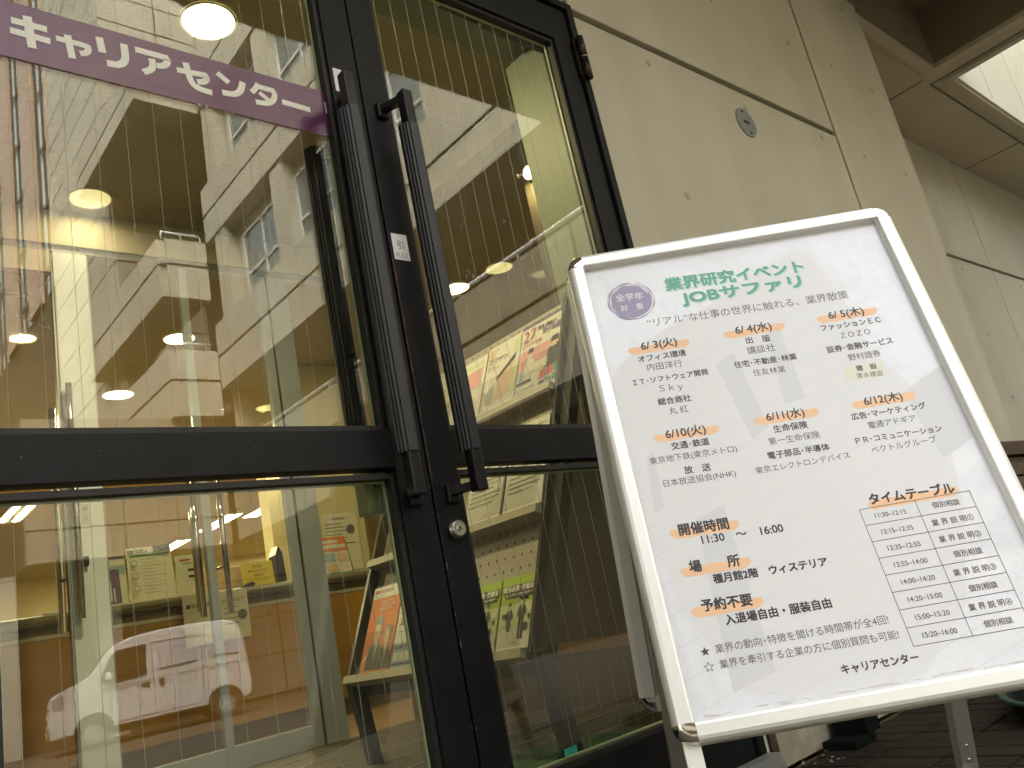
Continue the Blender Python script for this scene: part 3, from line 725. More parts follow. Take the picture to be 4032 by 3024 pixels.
POSTER_TEXT=[
('業界研究イベント', 0.1362, 0.7614, 0.4011, 0.7518, 'G', 3),
('JOBサファリ', 0.1589, 0.7221, 0.3867, 0.7168, 'G', 3),
('全学年', 0.0396, 0.75, 0.0914, 0.7465, 'W', 1),
('対\u3000象', 0.043, 0.7253, 0.087, 0.7241, 'W', 1),
('“リアル”な仕事の世界に触れる、業界散策', 0.0843, 0.684, 0.4597, 0.6735, 'L', 1),
('6/ 3(火)', 0.0615, 0.6363, 0.1278, 0.6348, 'D', 2),
('オフィス環境', 0.0509, 0.6114, 0.1378, 0.6096, 'D', 2),
('内田洋行', 0.0627, 0.5919, 0.1255, 0.5892, 'D', 0),
('ＩＴ･ソフトウェア開発', 0.0308, 0.5661, 0.1667, 0.5635, 'D', 2),
('Ｓｋｙ', 0.0736, 0.5446, 0.1153, 0.5419, 'D', 0),
('総合商社', 0.065, 0.5205, 0.1238, 0.5185, 'D', 2),
('丸 紅', 0.0795, 0.4994, 0.1131, 0.4984, 'D', 0),
('6/ 4(水)', 0.2365, 0.6365, 0.303, 0.6332, 'D', 2),
('出\u3000版', 0.2492, 0.6129, 0.2935, 0.61, 'D', 2),
('講談社', 0.2457, 0.5915, 0.296, 0.5898, 'D', 0),
('住宅･不動産･林業', 0.2148, 0.5669, 0.3275, 0.564, 'D', 2),
('住友林業', 0.2427, 0.5455, 0.3005, 0.543, 'D', 0),
('6/10(火)', 0.0627, 0.4556, 0.1324, 0.4539, 'D', 2),
('交通･鉄道', 0.0671, 0.4334, 0.1324, 0.4313, 'D', 2),
('東京地下鉄(東京メトロ)', 0.0248, 0.4119, 0.1743, 0.409, 'D', 0),
('放\u3000送', 0.0776, 0.3866, 0.1224, 0.3853, 'D', 2),
('日本放送協会(NHK)', 0.0379, 0.3685, 0.1599, 0.3657, 'D', 0),
('6/11(水)', 0.2391, 0.4563, 0.3052, 0.4541, 'D', 2),
('生命保険', 0.2444, 0.4327, 0.3031, 0.4314, 'D', 2),
('第一生命保険', 0.2299, 0.4116, 0.3171, 0.4097, 'D', 0),
('電子部品･半導体', 0.2207, 0.3869, 0.3257, 0.3849, 'D', 2),
('東京エレクトロンデバイス', 0.1931, 0.3644, 0.3533, 0.3641, 'D', 0),
('6/ 5(木)', 0.4096, 0.6344, 0.4745, 0.6325, 'D', 2),
('ファッションＥＣ', 0.3875, 0.6112, 0.4972, 0.6092, 'D', 2),
('ＺＯＺＯ', 0.4168, 0.5897, 0.4704, 0.5886, 'D', 0),
('証券･金融サービス', 0.3833, 0.5659, 0.5024, 0.5634, 'D', 2),
('野村證券', 0.4144, 0.5436, 0.4722, 0.5425, 'D', 0),
('建\u3000設', 0.4204, 0.5201, 0.4564, 0.5185, 'D', 2),
('清水建設', 0.4154, 0.5054, 0.4621, 0.5031, 'D', 0),
('6/12(木)', 0.4101, 0.4542, 0.4768, 0.4528, 'D', 2),
('広告･マーケティング', 0.3796, 0.4306, 0.5086, 0.4292, 'D', 2),
('電通アドギア', 0.4015, 0.4103, 0.4835, 0.4097, 'D', 0),
('ＰＲ･コミュニケーション', 0.3712, 0.3864, 0.5177, 0.3833, 'D', 2),
('ベクトルグループ', 0.3903, 0.3657, 0.5015, 0.3662, 'D', 0),
('開催時間', 0.0423, 0.2868, 0.1245, 0.2848, 'K', 3),
('11:30\u3000～\u300016:00', 0.0746, 0.2644, 0.2072, 0.2617, 'K', 2),
('場\u3000\u3000所', 0.0438, 0.2248, 0.1249, 0.2226, 'K', 3),
('種月館2階\u3000ウィステリア', 0.0757, 0.1997, 0.2575, 0.197, 'K', 3),
('予約不要', 0.0465, 0.1625, 0.1261, 0.1595, 'K', 3),
('入退場自由・服装自由', 0.0767, 0.1352, 0.2421, 0.1341, 'K', 3),
('業界の動向･特徴を聞ける時間帯が全4回!', 0.0503, 0.0959, 0.3168, 0.0958, 'D', 1),
('業界を牽引する企業の方に個別質問も可能!', 0.0509, 0.073, 0.3237, 0.0724, 'D', 1),
('キャリアセンター', 0.2236, 0.0365, 0.34, 0.0359, 'D', 3),
('タイムテーブル', 0.3559, 0.2837, 0.4952, 0.2794, 'K', 3),
('11:30–12:15', 0.3557, 0.2555, 0.4061, 0.2538, 'D', 1),
('12:15–12:35', 0.356, 0.2278, 0.4067, 0.2268, 'D', 1),
('12:35–12:55', 0.3558, 0.2007, 0.4078, 0.1994, 'D', 1),
('12:55–14:00', 0.3557, 0.1736, 0.4081, 0.1722, 'D', 1),
('14:00–14:20', 0.3562, 0.1461, 0.4091, 0.145, 'D', 1),
('14:20–15:00', 0.3562, 0.1185, 0.4091, 0.1173, 'D', 1),
('15:00–15:20', 0.357, 0.0913, 0.4094, 0.0904, 'D', 1),
('15:20–16:00', 0.3574, 0.0644, 0.4099, 0.0631, 'D', 1),
('個別相談', 0.4496, 0.2563, 0.4942, 0.2547, 'D', 1),
('業 界 説 明①', 0.438, 0.2276, 0.5052, 0.2271, 'D', 1),
('業 界 説 明②', 0.4385, 0.2002, 0.5053, 0.1997, 'D', 1),
('個別相談', 0.4506, 0.1741, 0.4959, 0.1731, 'D', 1),
('業 界 説 明③', 0.4387, 0.1459, 0.5059, 0.1456, 'D', 1),
('個別相談', 0.4515, 0.1193, 0.4959, 0.1188, 'D', 1),
('業 界 説 明④', 0.4397, 0.0917, 0.5062, 0.0912, 'D', 1),
('個別相談', 0.4514, 0.065, 0.4954, 0.0645, 'D', 1),
]
BRUSH=[(0.0338, 0.6318, 0.1521, 0.6299), (0.2112, 0.6325, 0.3293, 0.6303), (0.3844, 0.6313, 0.501, 0.6298), (0.0392, 0.4532, 0.1574, 0.4516), (0.2143, 0.4539, 0.3319, 0.4512), (0.386, 0.4521, 0.5027, 0.4515), (0.0244, 0.2833, 0.1425, 0.2803), (0.0258, 0.2195, 0.1435, 0.2179), (0.0262, 0.1553, 0.1441, 0.1537), (0.3486, 0.2752, 0.5016, 0.2743)]
TABLE=[[(0.3352, 0.269), (0.3365, 0.2423), (0.3376, 0.215), (0.3375, 0.188), (0.3384, 0.1607), (0.3382, 0.1331), (0.3384, 0.1057), (0.3389, 0.0783), (0.339, 0.0511)], [(0.4266, 0.2694), (0.4265, 0.2428), (0.4267, 0.2149), (0.4273, 0.1875), (0.4275, 0.1602), (0.4279, 0.1328), (0.4283, 0.1057), (0.4285, 0.0785), (0.4285, 0.0521)], [(0.5166, 0.2694), (0.5163, 0.2412), (0.516, 0.2141), (0.5166, 0.1871), (0.5166, 0.16), (0.517, 0.133), (0.5174, 0.106), (0.5167, 0.0795)]]
BADGE=[(0.0656, 0.739), (0.0249, 0.7431), (0.1068, 0.737), (0.0705, 0.7803), (0.0613, 0.7007)]
PATCH=[(0.398, 0.5267), (0.4705, 0.5268), (0.4674, 0.4968), (0.3956, 0.4968)]
STARS=[(0.0347, 0.0947), (0.0346, 0.072)]
MARKS=[[(0.1831, 0.5747), (0.2218, 0.593), (0.2389, 0.4391), (0.2054, 0.4205)], [(0.2869, 0.618), (0.3158, 0.629), (0.3169, 0.4813), (0.2783, 0.475)], [(-0.0107, 0.5726), (0.016, 0.6059), (0.07, 0.6446), (0.1276, 0.6702), (0.2044, 0.6995), (0.2982, 0.7514), (0.4021, 0.7942), (0.4219, 0.7769), (0.4336, 0.7414), (0.4515, 0.6423), (0.4594, 0.5476), (0.2607, 0.4029), (-0.0119, 0.454)]]

bm = BM()
def brush(bm, u0, v0, u1, v1, mi=0, th=0.0145, sh=.003):
    n = 12; top, bot = [], []
    v0 -= .001; v1 -= .001
    top.append((u0 + .004, v0 + th * .15)); 
    for i in range(n + 1):
        t = i / n; top.append((u0 + .006 + (u1 - u0 - .010) * t, v0 + (v1 - v0) * t + th * (.42 + .04 * random.uniform(-1, 1)) + (.001 * (t > .8))))
    right = [(u1 - .001, v1 + th * .40), (u1 - .004, v1 + th * .22), (u1, v1 + th * .10), (u1 - .005, v1 - th * .05), (u1 - .003, v1 - th * .2), (u1 - .010, v1 - th * .36)]
    for i in range(n + 1):
        t = 1 - i / n; bot.append((u0 + .012 + (u1 - u0 - .024) * t, v0 + (v1 - v0) * t - th * (.5 + .05 * random.uniform(-1, 1)) + (-.0008 * (t < .3))))
    left = [(u0 + .006, v0 - th * .42), (u0 + .009, v0 - th * .28), (u0 + .002, v0 - th * .18), (u0 + .005, v0 - th * .05), (u0, v0 + th * .02)]
    upoly(bm, top + right + bot + left, LIFT * 3, mi)
bm.free()
for q in BRUSH:
    bm = BM(); brush(bm, *q, th=0.0155 if q[1] > .3 else .0165); printed('marker_stroke', bm, M['orange'])
# lettering
MI = {'G': 0, 'W': 1, 'L': 2, 'D': 3, 'K': 4}
OFF = {0: 0.0, 1: 0.008, 2: 0.019, 3: 0.030}
bm = BM(); bm2 = BM()
for s, u0, v0, u1, v1, c, wt in POSTER_TEXT:
    off = OFF[wt]
    kw = {}
    if c == 'G':
        put_text(bm2, s, OB, U, V, u0 + .0022, v0 - .0022, u1 + .0022, v1 - .0022, 0.030, 0, LIFT * 3, height=.030 if s[0] == '業' else .032)
        kw['height'] = .029 if s[0] == '業' else .031
        off = 0.028
    if s[0] in '“' or s.startswith('業界の') or s.startswith('業界を'): off = 0.0
    put_text(bm, s, OB, U, V, u0, v0, u1, v1, off, MI[c], LIFT * (4 if c != 'W' else 5), **kw)
printed('title_shadow', bm2, M['greenL'])
printed('lettering', bm, [M['green'], M['white'], M['inkL'], M['ink'], M['inkK']])
# round badge
bm = BM(); cu, cv = BADGE[0]; ru, rv = .0405, .0385
pts = [(cu + ru * (1 + .012 * math.sin(5 * a)) * math.cos(a), cv + rv * (1 + .012 * math.cos(3 * a)) * math.sin(a)) for a in [2 * math.pi * i / 48 for i in range(48)]]
upoly(bm, pts, LIFT * 3, 0)
for rr, ph in ((.93, .3), (1.05, 1.4), (1.09, 4.0)):
    a0 = ph
    for i in range(26):
        a, c = a0 + i * .13, a0 + (i + 1) * .13; w = .0009 + .0005 * math.sin(i)
        q = [(cu + (ru * rr + s_) * math.cos(x), cv + (rv * rr + s_) * math.sin(x)) for x, s_ in ((a, -w), (c, -w), (c, w), (a, w))]
        upoly(bm, q, LIFT * 3.6, 1 if rr < 1 else 0)
printed('badge', bm, [M['lilac'], M['white']])
# timetable
bm = BM()
def line(u0, v0, u1, v1, t=.0005):
    d = Vector((u1 - u0, v1 - v0)).normalized(); n = Vector((-d.y, d.x)) * t
    upoly(bm, [(u0 + n.x, v0 + n.y), (u1 + n.x, v1 + n.y), (u1 - n.x, v1 - n.y), (u0 - n.x, v0 - n.y)], LIFT * 4)
vl = [.2692 - .02725 * i for i in range(9)]
for i, v in enumerate(vl): line(.3353 + .00045 * i, v, .5166 + .0001 * i, v + .0003)
line(.3352, .2692, .3390, .0512); line(.4264, .2693, .4288, .0515); line(.5165, .2695, .5175, .0515)
printed('timetable_rules', bm, M['ink'])
for k, (su, sv) in enumerate(STARS):
    bm = BM()
    pts = []
    for i in range(10):
        r_ = (.0075 if i % 2 == 0 else .0032); a = math.pi / 2 + math.pi * i / 5
        pts.append((su + r_ * math.cos(a), sv + r_ * math.sin(a)))
    if k == 0: upoly(bm, pts, LIFT * 4)
    else:
        for i in range(10): a, c = pts[i], pts[(i + 1) % 10]; line(a[0], a[1], c[0], c[1], .0004)
    printed('star', bm, M['ink'])
bm = BM(); upoly(bm, PATCH, LIFT * 2.8); printed('correction_label', bm, M['cream'])
# dirt line along the lower edge
bm = BM()
for k in range(60):
    u = U0 + .012 + (U1 - U0 - .02) * random.random(); v = random.uniform(.0035, .0075); l = random.uniform(.004, .022)
    upoly(bm, [(u, v), (u + l, v + random.uniform(-.0006, .0006)), (u + l, v + .0006), (u, v + .0008)], LIFT * 2.2)
printed('water_stain', bm, mat('stain', (0.58, 0.53, 0.47), 0.7))['kind'] = 'stuff'

# legs under the front panel, rear panel, rear legs
def bar(a, b, wdir, ddir, hw, hd, name, m, bev=True):
    a = Vector(a); b = Vector(b); bm = BM(); obox(bm, (a + b) / 2, (b - a), wdir, ddir, (b - a).length / 2, hw, hd)
    return addA(name, bm, m)
def to_ground(p, d):
    p = Vector(p); d = Vector(d); return p + d * (p.z / -d.z)
for u in (-.0175, U1 + .0175 - .002):
    a = P(u, -.005, -.010); b_ = to_ground(P(u, -.03, -.010), -V)
    bar(a, b_, U, NB, .0125, .006, 'leg', M['silver'])
top = BL + V * (HH + FWB)
lean = math.radians(13.56)
VR = (Vector((0, 0, 1)) * math.cos(lean) - AW * math.sin(lean)); VR = (VR - U * VR.dot(U)).normalized()
NR = U.cross(VR).normalized()
if NR.dot(AW) < 0: NR = -NR                              # rear panel faces away from the reader
OR = top + AW * 0.030 - VR * (HH + FWB)
snap_frame(OR, U, VR, NR, U0, U1, HH, 'rear')
bm = BM(); obox(bm, OR + U * .28 + VR * HH / 2 - NR * .006, U, VR, NR, .30, HH / 2 + .012, .004); addA('backing_board', bm, M['backing'])
Q = lambda u, v, w=0: OR + U * u + VR * v + NR * w
for u in (.014, U1 - .005):
    bar(Q(u, HH * .98, -.020), to_ground(Q(u, .1, -.020), -VR), U, NR, .0150, .0145, 'rear_leg', M['alu'])
bar(Q(.027, .012, -.017), Q(U1 - .02, .012, -.017), VR, NR, .021, .005, 'rear_rail', M['alu'])
for k in range(2):
    bm = BM(); c = Q(.060 + k * .45, .010, -.0225); tube(bm, c, c - NR * .002, .0055, 16); tube(bm, c - NR * .002, c - NR * .0026, .002, 8, mi=1); addA('rail_screw', bm, [M['alu'], M['dark']])
bar(Q(.012, -.240, -.033), Q(U1 - .004, -.240, -.033), VR, NR, .0125, .004, 'cross_bar', M['alu'])
bar(Q(U1 - .075, -.240, -.0385), Q(U1 + .008, -.240, -.0385), VR, NR, .0145, .0012, 'corner_bracket', M['steel'])
for (u, v) in ((U1 - .006, -.186), (U1 - .006, -.213), (U1 - .028, -.240), (U1 - .060, -.240)):
    bm = BM(); c = Q(u, v, -.0350 if v > -.23 else -.0397); tube(bm, c, c - NR * .0025, .0042, 14, .003); addA('rivet', bm, M['chrome'])
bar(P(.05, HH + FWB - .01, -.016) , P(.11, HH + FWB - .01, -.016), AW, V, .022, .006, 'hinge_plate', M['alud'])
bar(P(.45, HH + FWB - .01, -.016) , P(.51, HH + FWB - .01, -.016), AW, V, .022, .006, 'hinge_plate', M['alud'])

# things on the ground behind the board
ft = thing('planter_bracket', 'black angled metal bracket foot standing against the stained wall base', 'bracket', (2.16, -0.07, 0))
b = BM(); box(b, 0.0, 0.115, -0.055, 0.045, 0.0, 0.022, bev=.002); add('foot_plate', b, M['leafgreen'], ft)
b = BM(); prism(b, [(0.075, -.055, .022), (0.150, -.055, .022), (0.160, -.055, .34), (0.092, -.055, .34)], (0, .10, 0)); add('upright', b, M['leafgreen'], ft)
pot = thing('plant_saucer', 'dark green round plastic saucer on the brown pavers at the right edge', 'saucer', (2.59, -.67, 0.0))
b = BM(); tube(b, (0, 0, 0.001), (0, 0, .055), .27, 48, .292, cap=False); disc(b, (0, 0, .004), (0, 0, 1), .266, 48); tube(b, (0, 0, .055), (0, 0, .004), .286, 48, .266, cap=False); add('saucer_body', b, M['leafgreen'], pot)
b = BM()
n = 48
for i in range(n):
    a0, a1 = 2 * math.pi * i / n, 2 * math.pi * (i + 1) / n
    for (r0, z0), (r1, z1) in (((.284, .055), (.300, .058)), ((.300, .058), (.303, .054)), ((.303, .054), (.300, .046))):
        f = b.faces.new([b.verts.new(p) for p in ((r0 * math.cos(a0), r0 * math.sin(a0), z0), (r0 * math.cos(a1), r0 * math.sin(a1), z0), (r1 * math.cos(a1), r1 * math.sin(a1), z1), (r1 * math.cos(a0), r1 * math.sin(a0), z1))]); f.smooth = True
bmesh.ops.remove_doubles(b, verts=b.verts, dist=1e-4); add('saucer_rim', b, M['leafrim'], pot)
b = BM()
for i in range(30):
    x, y = random.uniform(2.0, 2.25), random.uniform(-.13, -.01); r_ = random.uniform(.003, .008); a = random.uniform(0, 6)
    poly(b, [(x + r_ * math.cos(a), y + r_ * math.sin(a), .0016 + random.uniform(0, .003)), (x + r_ * math.cos(a + 2), y + r_ * math.sin(a + 2), .002), (x + .5 * r_ * math.cos(a + 4), y + r_ * math.sin(a + 4), .003)])
add('litter', b, M['dimple'], kind='stuff')

# ================================================================== INTERIOR
FZ = 0.14
g = BM(); box(g, -6, 9, 0.145, 14, -0.25, FZ); add('floor', g, M['carpet'], kind='structure')
g = BM()
for a in ((-6, 2.3, 0.32, 2.17), (2.41, 9, .61, 2.305), (-6, 9, 2.31, 14)): box(g, a[0], a[1], a[2], a[3], 2.6, 2.68)
add('ceiling', g, M['rock'], kind='structure')
g = BM()
for a in ((-6.1, -6, .17, 14, FZ, 2.6), (9, 9.1, 2.3, 14, FZ, 2.6), (-6, 9, 14, 14.1, FZ, 2.6), (-6, -.6, 2.175, 2.3, FZ, 2.428)): box(g, *a)
add('room_wall', g, M['yel'], kind='structure')
v = thing('vestibule_wall', 'sage painted door reveal and brown side wall just inside the right door', 'wall')
boxpart('reveal', M['jamb'], v, 1.9405, 2.29, 0.165, 0.318, FZ, 2.6)
boxpart('reveal_lining', M['jamb'], v, 1.912, 1.9285, 0.1305, 0.3175, FZ, 2.361)
boxpart('lintel', M['jamb'], v, -6, 1.94, 0.165, 0.318, 2.395, 2.598)
boxpart('lintel_front', M['jamb'], v, 0.1, 1.93, 0.131, 0.164, 2.362, 2.598)
boxpart('side_wall', M['olive'], v, 2.305, 2.40, 0.32, 2.17, 0.378, 1.50)
boxpart('side_pane', M['glass2'], v, 2.35, 2.356, 0.72, 2.17, 1.501, 2.488)
boxpart('side_post', M['olive'], v, 2.305, 2.40, 0.32, 0.718, 1.501, 2.488)
boxpart('side_header', M['beige'], v, 2.300, 2.40, 0.32, 2.17, 2.49, 2.598)
boxpart('skirting', M['oak'], v, 2.298, 2.40, 0.32, 2.17, 0.335, 0.3765)
boxpart('wall_base', M['brown'], v, 2.303, 2.40, 0.32, 2.17, FZ, 0.334)
b = BM()
for i in range(16):
    for k in range(14):
        disc(b, (2.3045, .45 + k * .06, .46 + i * .06), (-1, 0, 0), .005, 8)
add('perforation', b, M['dark'], v, kind='stuff')
sl0 = thing('floor_tracks', 'thin metal strips set across the vestibule floor', 'floor strips')
g = BM(); box(g, -5.9, 2.29, 0.16, 2.16, FZ + .0005, FZ + .004); add('vestibule_floor', g, M['vfloor'], kind='structure')
for k in range(7):
    boxpart('floor_track', M['alud'], sl0, 0.2, 2.28, .45 + k * .24, .462 + k * .24, FZ + .0045, FZ + .007)
g = BM(); box(g, 1.15, 1.75, 0.18, 0.52, FZ + .0045, FZ + .016); tag(add('door_mat', g, M['mat_green']), 'green bristle mat on the floor just inside the right door', 'mat')

# inner sliding door wall
sl = thing('inner_door_wall', 'pale aluminium inner sliding door screen with chrome bar handles behind the left pane', 'sliding door')
boxpart('header', M['beige'], sl, -6, 2.3, 2.172, 2.30, 2.432, 2.598)
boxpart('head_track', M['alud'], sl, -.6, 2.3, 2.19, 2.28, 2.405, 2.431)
boxpart('door_rail', M['beige'], sl, -.6, 0.862, 2.19, 2.23, 2.305, 2.404)
boxpart('post', M['postw'], sl, 0.872, 1.006, 2.19, 2.235, FZ + .001, 2.404, bev=.002)
boxpart('post_edge', M['alud'], sl, 0.864, 0.871, 2.195, 2.23, FZ + .001, 2.404)
boxpart('post_edge', M['alud'], sl, 1.0065, 1.012, 2.195, 2.23, FZ + .001, 2.404)
boxpart('stile', M['satin'], sl, 1.412, 1.447, 2.20, 2.235, FZ + .001, 2.404, bev=.002)
boxpart('stile', M['satin'], sl, 1.806, 1.846, 2.20, 2.235, FZ + .001, 2.404, bev=.002)
boxpart('stile_gap', M['dark'], sl, 1.8465, 1.8565, 2.205, 2.23, FZ + .001, 2.404)
boxpart('stile', M['satin'], sl, 1.857, 1.962, 2.19, 2.235, FZ + .001, 2.404, bev=.002)
boxpart('bottom_rail', M['satin'], sl, 1.4475, 1.8055, 2.202, 2.233, FZ + .001, 0.235, bev=.002)
boxpart('bottom_rail', M['satin'], sl, 1.0125, 1.4115, 2.202, 2.233, FZ + .001, 0.235, bev=.002)
boxpart('bottom_rail', M['satin'], sl, -.6, .8635, 2.202, 2.233, FZ + .001, 0.235, bev=.002)
for a, c in ((-.6, .8635), (1.0125, 1.4115), (1.4475, 1.8055), (1.963, 2.295)):
    boxpart('pane', M['glass2'], sl, a, c, 2.214, 2.219, 0.236, 2.404)
for x, y, z0, z1 in ((0.893, 2.145, 0.832, 1.782), (0.862, 2.30, 0.80, 1.72), (1.352, 2.145, 0.765, 1.45), (1.468, 2.145, 0.765, 1.45), (1.40, 2.30, .80, 1.45)):
    b = BM(); tube(b, (x, y, z0), (x, y, z1), 0.0135, 20); add('bar_handle', b, M['chrome'], sl)
    b = BM(); tube(b, (x, y, z0 + .20), (x + (.02 if x < 1.4 else -.015), 2.214, z0 + .20), 0.007, 10); add('handle_stub', b, M['steel'], sl)
boxpart('latch_block', M['gasket'], sl, 0.905, 0.934, 2.168, 2.189, 1.035, 1.07)
b = BM(); poly(b, [(.921, 2.1885, 1.203), (.949, 2.1885, 1.203), (.949, 2.1885, 1.283), (.921, 2.1885, 1.283)])
put_text(b, '締', (0, 2.188, 0), X_, Z_, .928, 1.264, .943, 1.264, .0, 1); put_text(b, '切', (0, 2.188, 0), X_, Z_, .9285, 1.226, .9435, 1.226, .0, 1)
add('door_label', b, [M['backing'], M['inkL']], sl)

# white rods added to imitate a lattice-like reflection in the left inner pane
lat = thing('lattice_standin', 'added white rods behind the left inner pane standing in for a lattice-like reflection', 'lattice')
nodes = dict(a=(.788, 2.529), b=(.872, 2.367), c=(.945, 2.211), d=(.700, 2.366), e=(.975, 2.500), f=(.816, 2.264), g=(.700, 2.262), h=(.735, 2.400), k=(.86, 2.60), l=(.70, 2.47))
for p, q, s in (('a', 'b', 1), ('b', 'c', 1), ('d', 'b', 1), ('b', 'e', 1), ('f', 'c', 1), ('g', 'f', 1), ('h', 'b', .7), ('b', 'f', .6), ('h', 'f', .6), ('l', 'a', 1)):
    b = BM(); tube(b, (nodes[p][0], 2.60, nodes[p][1]), (nodes[q][0], 2.60, nodes[q][1]), .0032 * s, 6); add('rod', b, M['postw'], lat)

# ---- lamps
def lamp_light(name, parent, loc, size, watt, col=(1, .82, .48), size_y=None):
    d = bpy.data.lights.new(name, 'AREA'); d.energy = watt * 0.22; d.color = col; d.size = size
    if size_y: d.shape = 'RECTANGLE'; d.size_y = size_y
    else: d.shape = 'DISK'
    o = bpy.data.objects.new(name, d); COL.objects.link(o); o.location = loc
    if parent: o.parent = parent
def downlight(x, y, r, dim, label, watt=7):
    t = thing('downlight', label, 'downlight', (x, y, 2.6), 0, 'round ceiling downlights')
    b = BM(); disc(b, (0, 0, -.004), (0, 0, -1), r, 40); add('diffuser', b, M['lampdim'] if dim else M['lamp'], t)
    b = BM(); n = 40
    for i in range(n):
        a0, a1 = 2 * math.pi * i / n, 2 * math.pi * (i + 1) / n
        for (r0, z0), (r1, z1) in (((r, -.0045), (r * 1.06, -.0065)), ((r * 1.06, -.0065), (r * 1.1, -.0005))):
            b.faces.new([b.verts.new(p) for p in ((r0 * math.cos(a0), r0 * math.sin(a0), z0), (r0 * math.cos(a1), r0 * math.sin(a1), z0), (r1 * math.cos(a1), r1 * math.sin(a1), z1), (r1 * math.cos(a0), r1 * math.sin(a0), z1))])
    add('trim_ring', b, M['lampring'], t)
    if watt: lamp_light('lamp_glow', t, (0, 0, -.02), r * 1.6, watt)
downlight(1.045, 0.79, .083, False, 'brightest round downlight above the purple banner', 15)
downlight(0.995, 2.03, .082, True, 'dim yellow round downlight just in front of the inner door header', .6)
downlight(1.85, 4.66, .10, False, 'round white downlight lowest behind the left upper pane', 9)
downlight(1.90, 3.54, .09, False, 'round downlight partly cut off behind the left upper pane', 9)
ws_ = thing('wall_spotlight', 'small bright warm spotlight on the side wall behind the right upper pane', 'spotlight', (2.296, .655, 2.222))
b = BM(); tube(b, (0, 0, 0), (-.02, 0, -.004), .024, 20, .03); add('housing', b, M['shutter'], ws_)
b = BM(); tube(b, (-.021, 0, -.004), (-.034, 0, -.006), .024, 20, .012); add('bulb', b, M['lamp'], ws_)
lamp_light('lamp_glow', ws_, (-.06, 0, -.02), .03, 1.5)
downlight(3.283, 2.41, .085, False, 'bright downlight low behind the right upper pane beside the grip', 6)
downlight(3.377, 2.07, .085, True, 'dim downlight behind the right upper pane above the rack', 0)
downlight(3.12, 4.93, .09, True, 'dim downlight low beside the right stile of the left door', 3)
def troffer(x, y, l, label, rz=0, w=.24):
    t = thing('ceiling_troffer', label, 'ceiling light', (x, y, 2.6), rz, 'twin tube ceiling lights in the office')
    b = BM(); box(b, -w / 2, w / 2, -l / 2, l / 2, -.03, -.001); add('tray', b, M['shutter'], t)
    for s in (-1, 1):
        b = BM(); box(b, s * w * .27 - .035, s * w * .27 + .035, -l / 2 + .02, l / 2 - .02, -.036, -.0305); add('tube', b, M['tubeglow'], t)
    lamp_light('tube_light', t, (0, 0, -.05), w, 34, (1, .86, .56), l)
troffer(1.92, 8.3, 1.25, 'twin tube ceiling light at the upper left of the lower pane')
troffer(1.55, 6.6, .7, 'ceiling light cut by the left edge of the photo')
troffer(4.65, 11.9, 1.25, 'ceiling light above the 2025 leaflet')
troffer(4.72, 10.1, 1.2, 'ceiling light crossed by the chrome bar handle')
troffer(5.06, 9.3, 1.1, 'ceiling light nearest the pale yellow column')
troffer(7.2, 12.6, 1.25, 'ceiling light lowest above the yellow card')
troffer(0.2, 5.6, 1.2, 'ceiling light over the far left of the counter'); troffer(3.6, 6.4, 1.2, 'ceiling light over the desks behind the counter')

# ---- columns and the wall with a notice
col_ = thing('office_column', 'cream square column with a paper notice behind the counter', 'column', (0, 0, 0))
boxpart('shaft', M['yel'], col_, 2.86, 3.26, 3.9, 4.3, FZ, 2.598)
boxpart('corner_post', M['brown'], col_, 3.262, 3.40, 3.86, 4.3, FZ, 2.598)
t = thing('office_column', 'slim cream column far back behind the yellow card', 'column', (0, 0, 0)); boxpart('shaft', M['yel'], t, 3.54, 3.68, 6.0, 6.2, FZ, 2.598)
b = BM(); poly(b, [(2.905, 3.895, 1.05), (3.19, 3.895, 1.05), (3.19, 3.895, 1.463), (2.905, 3.895, 1.463)])
put_text(b, '【履歴書の購入】', (0, 3.894, 0), X_, Z_, 2.985, 1.425, 3.11, 1.422, .0, 1)
for k in range(5): box(b, 2.93, 3.06 + .03 * (k % 3), 3.8935, 3.894, 1.385 - k * .026, 1.389 - k * .026, 2)
disc(b, (3.13, 3.8938, 1.34), (0, -1, 0), .035, 12, 2); box(b, 2.95, 3.15, 3.8935, 3.894, 1.24, 1.246, 2)
tag(add('paper_notice', b, [M['cream'], M['ink'], M['inkL']]), 'cream paper notice with a small tree sketch taped to the column', 'notice')
# tall dark screens and a desk behind the counter
t = thing('office_partition', 'low brown partition behind the counter', 'partition'); boxpart('board', M['brown'], t, 3.45, 6.2, 7.6, 7.65, FZ, 1.62)
t = thing('office_partition', 'long brown partition deep in the office on the left', 'partition'); boxpart('board', M['brown'], t, -3, 2.6, 9.6, 9.65, FZ, 1.45)
t = thing('office_cabinet', 'pale steel cabinet with slatted front behind the left of the counter', 'cabinet', (0, 0, 0))
boxpart('case', M['postw'], t, .62, 1.15, 5.2, 5.6, FZ, 1.16)
for k in range(7): boxpart('slat', M['backing'], t, .64, 1.13, 5.185, 5.199, .98 + k * .024, .99 + k * .024)

# ---- counter
ct = thing('reception_counter', 'wooden reception counter with an olive rounded top edge', 'counter')
boxpart('counter_top', M['ctop'], ct, -3, 3.22, 3.47, 3.88, 0.938, 0.995, bev=.024)
boxpart('recess', M['brown'], ct, -3, 3.2, 3.53, 3.87, 0.895, 0.937)
boxpart('pale_strip', M['cstrip'], ct, -3, 3.2, 3.495, 3.53, 0.872, 0.892)
for k in range(5):
    boxpart('wood_panel', M['oak'], ct, -3 + k * 1.24, -3 + (k + 1) * 1.24 - .003, 3.50, 3.54, FZ + .10, 0.871, bev=.002)
boxpart('toe_kick', M['brown'], ct, -3, 3.19, 3.53, 3.87, FZ + .001, FZ + .099)

